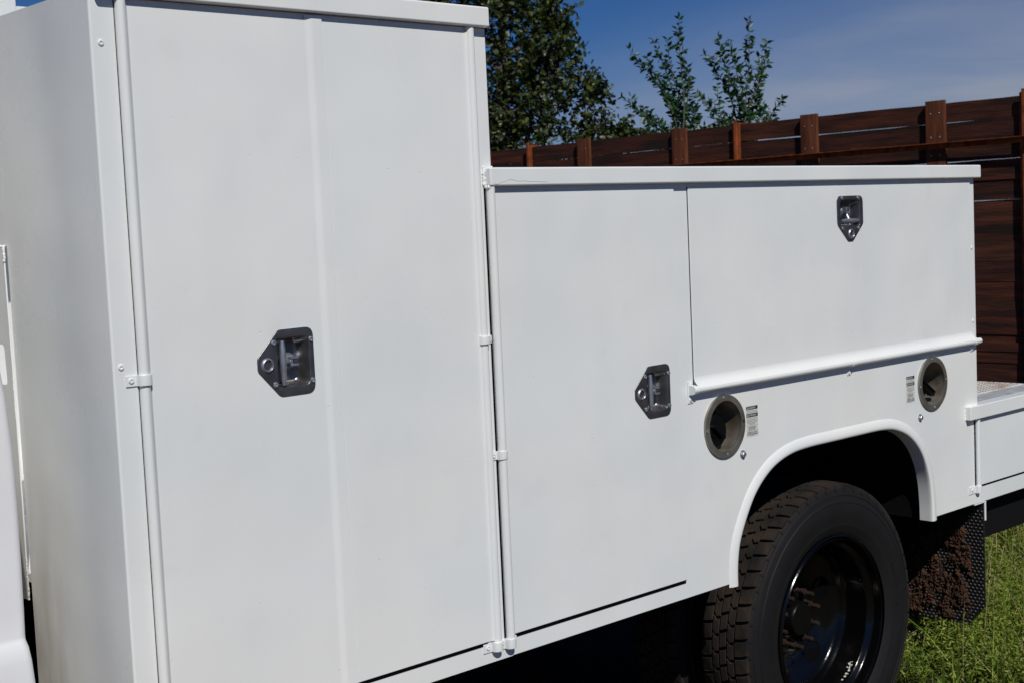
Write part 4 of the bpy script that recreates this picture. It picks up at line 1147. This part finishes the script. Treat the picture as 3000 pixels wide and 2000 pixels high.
# ================================================================== GROUND COVER
def blades(name, n, region, hmin, hmax, wid, lean, m, tone_fn, dens=None, seg=3, tuft=0):
    X = rng.uniform(region[0], region[1], n); Y = rng.uniform(region[2], region[3], n)
    if tuft:
        k_ = rng.integers(0, tuft, n); X = X[k_] + rng.normal(0, 0.035, n); Y = Y[k_] + rng.normal(0, 0.035, n)
    if dens is not None:
        keep = rng.random(n) < dens(X, Y); X, Y = X[keep], Y[keep]; n = len(X)
    h = rng.uniform(hmin, hmax, n); a = rng.uniform(0, 2 * np.pi, n); ln = np.abs(rng.normal(0, lean, n)) * h
    w = wid * rng.uniform(0.6, 1.3, n); wa = a + np.pi / 2 + rng.normal(0, 0.4, n)
    V = np.empty((n, (seg) * 2 + 1, 3))
    gz = GZ + 0.018 * np.sin(X * 2.1 + Y * 1.3) + 0.012 * np.sin(X * 5.3 - Y * 4.1) + 0.006 * np.sin(X * 11 + Y * 9.7)
    for i in range(seg):
        u = i / seg; ww = w * (1 - u * 0.75)
        cx = X + np.cos(a) * ln * u ** 2; cy = Y + np.sin(a) * ln * u ** 2; cz = gz + h * (u - 0.15 * u * u * (ln / h))
        for s_, idx in ((-1, 2 * i), (1, 2 * i + 1)):
            V[:, idx, 0] = cx + s_ * np.cos(wa) * ww / 2; V[:, idx, 1] = cy + s_ * np.sin(wa) * ww / 2; V[:, idx, 2] = cz
    V[:, -1, 0] = X + np.cos(a) * ln; V[:, -1, 1] = Y + np.sin(a) * ln; V[:, -1, 2] = gz + h * (1 - 0.15 * ln / h)
    tl = []
    for i in range(seg - 1):
        p = 2 * i; tl += [[p, p + 1, p + 3], [p, p + 3, p + 2]]
    p = 2 * (seg - 1); tl.append([p, p + 1, p + 2])
    k = seg * 2 + 1
    F = (np.array(tl)[None] + (np.arange(n) * k)[:, None, None]).reshape(-1, 3)
    V = V.reshape(-1, 3)
    me = bpy.data.meshes.new(name)
    me.vertices.add(len(V)); me.vertices.foreach_set('co', V.ravel())
    me.loops.add(F.size); me.loops.foreach_set('vertex_index', F.ravel().astype(np.int32))
    me.polygons.add(len(F)); me.polygons.foreach_set('loop_start', np.arange(0, F.size, 3, dtype=np.int32))
    me.update(calc_edges=True)
    at = me.attributes.new('tone', 'FLOAT', 'POINT'); at.data.foreach_set('value', np.repeat(tone_fn(n), k).astype(np.float32))
    o = link(name, me, m); o['kind'] = 'stuff'; return o
def patch(X, Y, f=1.3, ph=0.0): return 0.5 + 0.5 * np.sin(X * f + ph) * np.cos(Y * f * 1.17 + ph * 1.7 + 0.6 * np.sin(X * 2.3))
def off_truck(X, Y): return np.where((X < 4.1) & (Y > 0.35) & (Y < 2.3), 0.06, 1.0) * np.where((X > 2.3) & (X < 3.35) & (Y > -0.05) & (Y < 2.4), 0.0, 1.0)
NEAR = (3.2, 7.5, -1.2, 3.6); WIDE = (-2.5, 11.2, -5.0, 10.0)
g1 = blades('grass', 16000, NEAR, 0.06, 0.32, 0.0065, 0.8, M_['weed'], lambda n: rng.beta(1.3, 1.3, n), lambda X, Y: off_truck(X, Y) * (0.25 + 0.75 * patch(X, Y)), 3, 1300)
g1['label'] = 'short green grass behind the rear wheel'
g2 = blades('dry_grass', 9500, NEAR, 0.10, 0.44, 0.0045, 0.5, M_['straw'], lambda n: rng.random(n), lambda X, Y: off_truck(X, Y) * (0.15 + 0.85 * patch(X, Y, 2.1, 2.0) ** 2) * np.where(X < 4.4, 0.30, 1.0), 4, 900)
g2['label'] = 'dry straw stems standing among the weeds by the mud flap'
g3 = blades('far_grass', 30000, WIDE, 0.06, 0.30, 0.011, 0.5, M_['weed'], lambda n: rng.beta(2, 2, n), lambda X, Y: off_truck(X, Y) * (0.2 + 0.8 * patch(X, Y, 0.9)) * (X < 9.5))
g3['label'] = 'green grass covering the yard up to the fence'
# feathery weeds: stems set with small narrow leaves
def weeds(name, n, region, dens, size=(0.06, 0.26), lf=(0.012, 0.030), label=''):
    P_, D_, S_, T_ = [], [], [], []
    X = rng.uniform(region[0], region[1], n); Y = rng.uniform(region[2], region[3], n)
    keep = rng.random(n) < dens(X, Y); X, Y = X[keep], Y[keep]
    for x, y in zip(X, Y):
        h = random.uniform(*size); tone = random.random()
        for s_ in range(random.randint(3, 5)):
            a = random.uniform(0, 6.28); le = random.uniform(0.1, 1.1) * h
            m_ = int(h / 0.013)
            for k in range(m_):
                u = (k + 1) / m_
                px, py, pz = x + math.cos(a) * le * u, y + math.sin(a) * le * u, GZ + ground_h(x, y) + h * u * (1 - 0.1 * u)
                b_ = a + k * 2.4
                P_.append((px, py, pz)); D_.append((math.cos(b_), math.sin(b_), random.uniform(0.1, 1.2))); S_.append(random.uniform(*lf) * (1.25 - 0.6 * u)); T_.append(min(1, max(0, 0.62 * tone + 0.50 * u + random.gauss(0, 0.14) - 0.12)))
    P_ = np.array(P_); S_ = np.array(S_)
    o = leaf_cloud(name, P_, S_, [(0, 0), (0.4, 0.14), (1, 0), (0.4, -0.14)], M_['weed'], None, np.array(T_), 0.9, np.array(D_))
    o['label'] = label; return o
weeds('weeds', 9000, (3.4, 6.8, -0.9, 2.8), lambda X, Y: off_truck(X, Y) * (0.12 + 0.88 * patch(X, Y, 2.4, 1.0)), label='leafy green weeds on the ground right of the rear wheel')
weeds('clover', 3000, (3.6, 5.6, -0.6, 1.6), lambda X, Y: off_truck(X, Y) * (0.2 + 0.8 * patch(X, Y, 2.3, 4.0)), (0.05, 0.12), (0.02, 0.04), 'low broad leaved ground weeds in the sun')

def rock(name, loc, s, m, label, seed):
    random.seed(seed)
    b = B(); b.ico((0, 0, 0), 1.0, (1, 1, 1), 3, 0.0)
    for v in b.bm.verts:
        n_ = mnoise.noise(v.co * 1.6 + Vector((seed, 0, 0))) * 0.35 + mnoise.noise(v.co * 4 + Vector((seed, 3, 0))) * 0.12
        v.co = Vector((v.co.x * s[0], v.co.y * s[1], v.co.z * s[2])) * (1 + n_)
    o = b.build(name, m, None, smooth=25); o.location = loc; o['label'] = label; o['category'] = 'rock'
rock('rock', (4.10, 0.57, -0.02), (0.040, 0.034, 0.036), M_['rock1'], 'rust red stone in the weeds beside the rear tyre', 5)
rock('rock', (3.94, 0.46, -0.03), (0.044, 0.034, 0.026), M_['rock2'], 'pale stone below the red stone beside the rear tyre', 9)
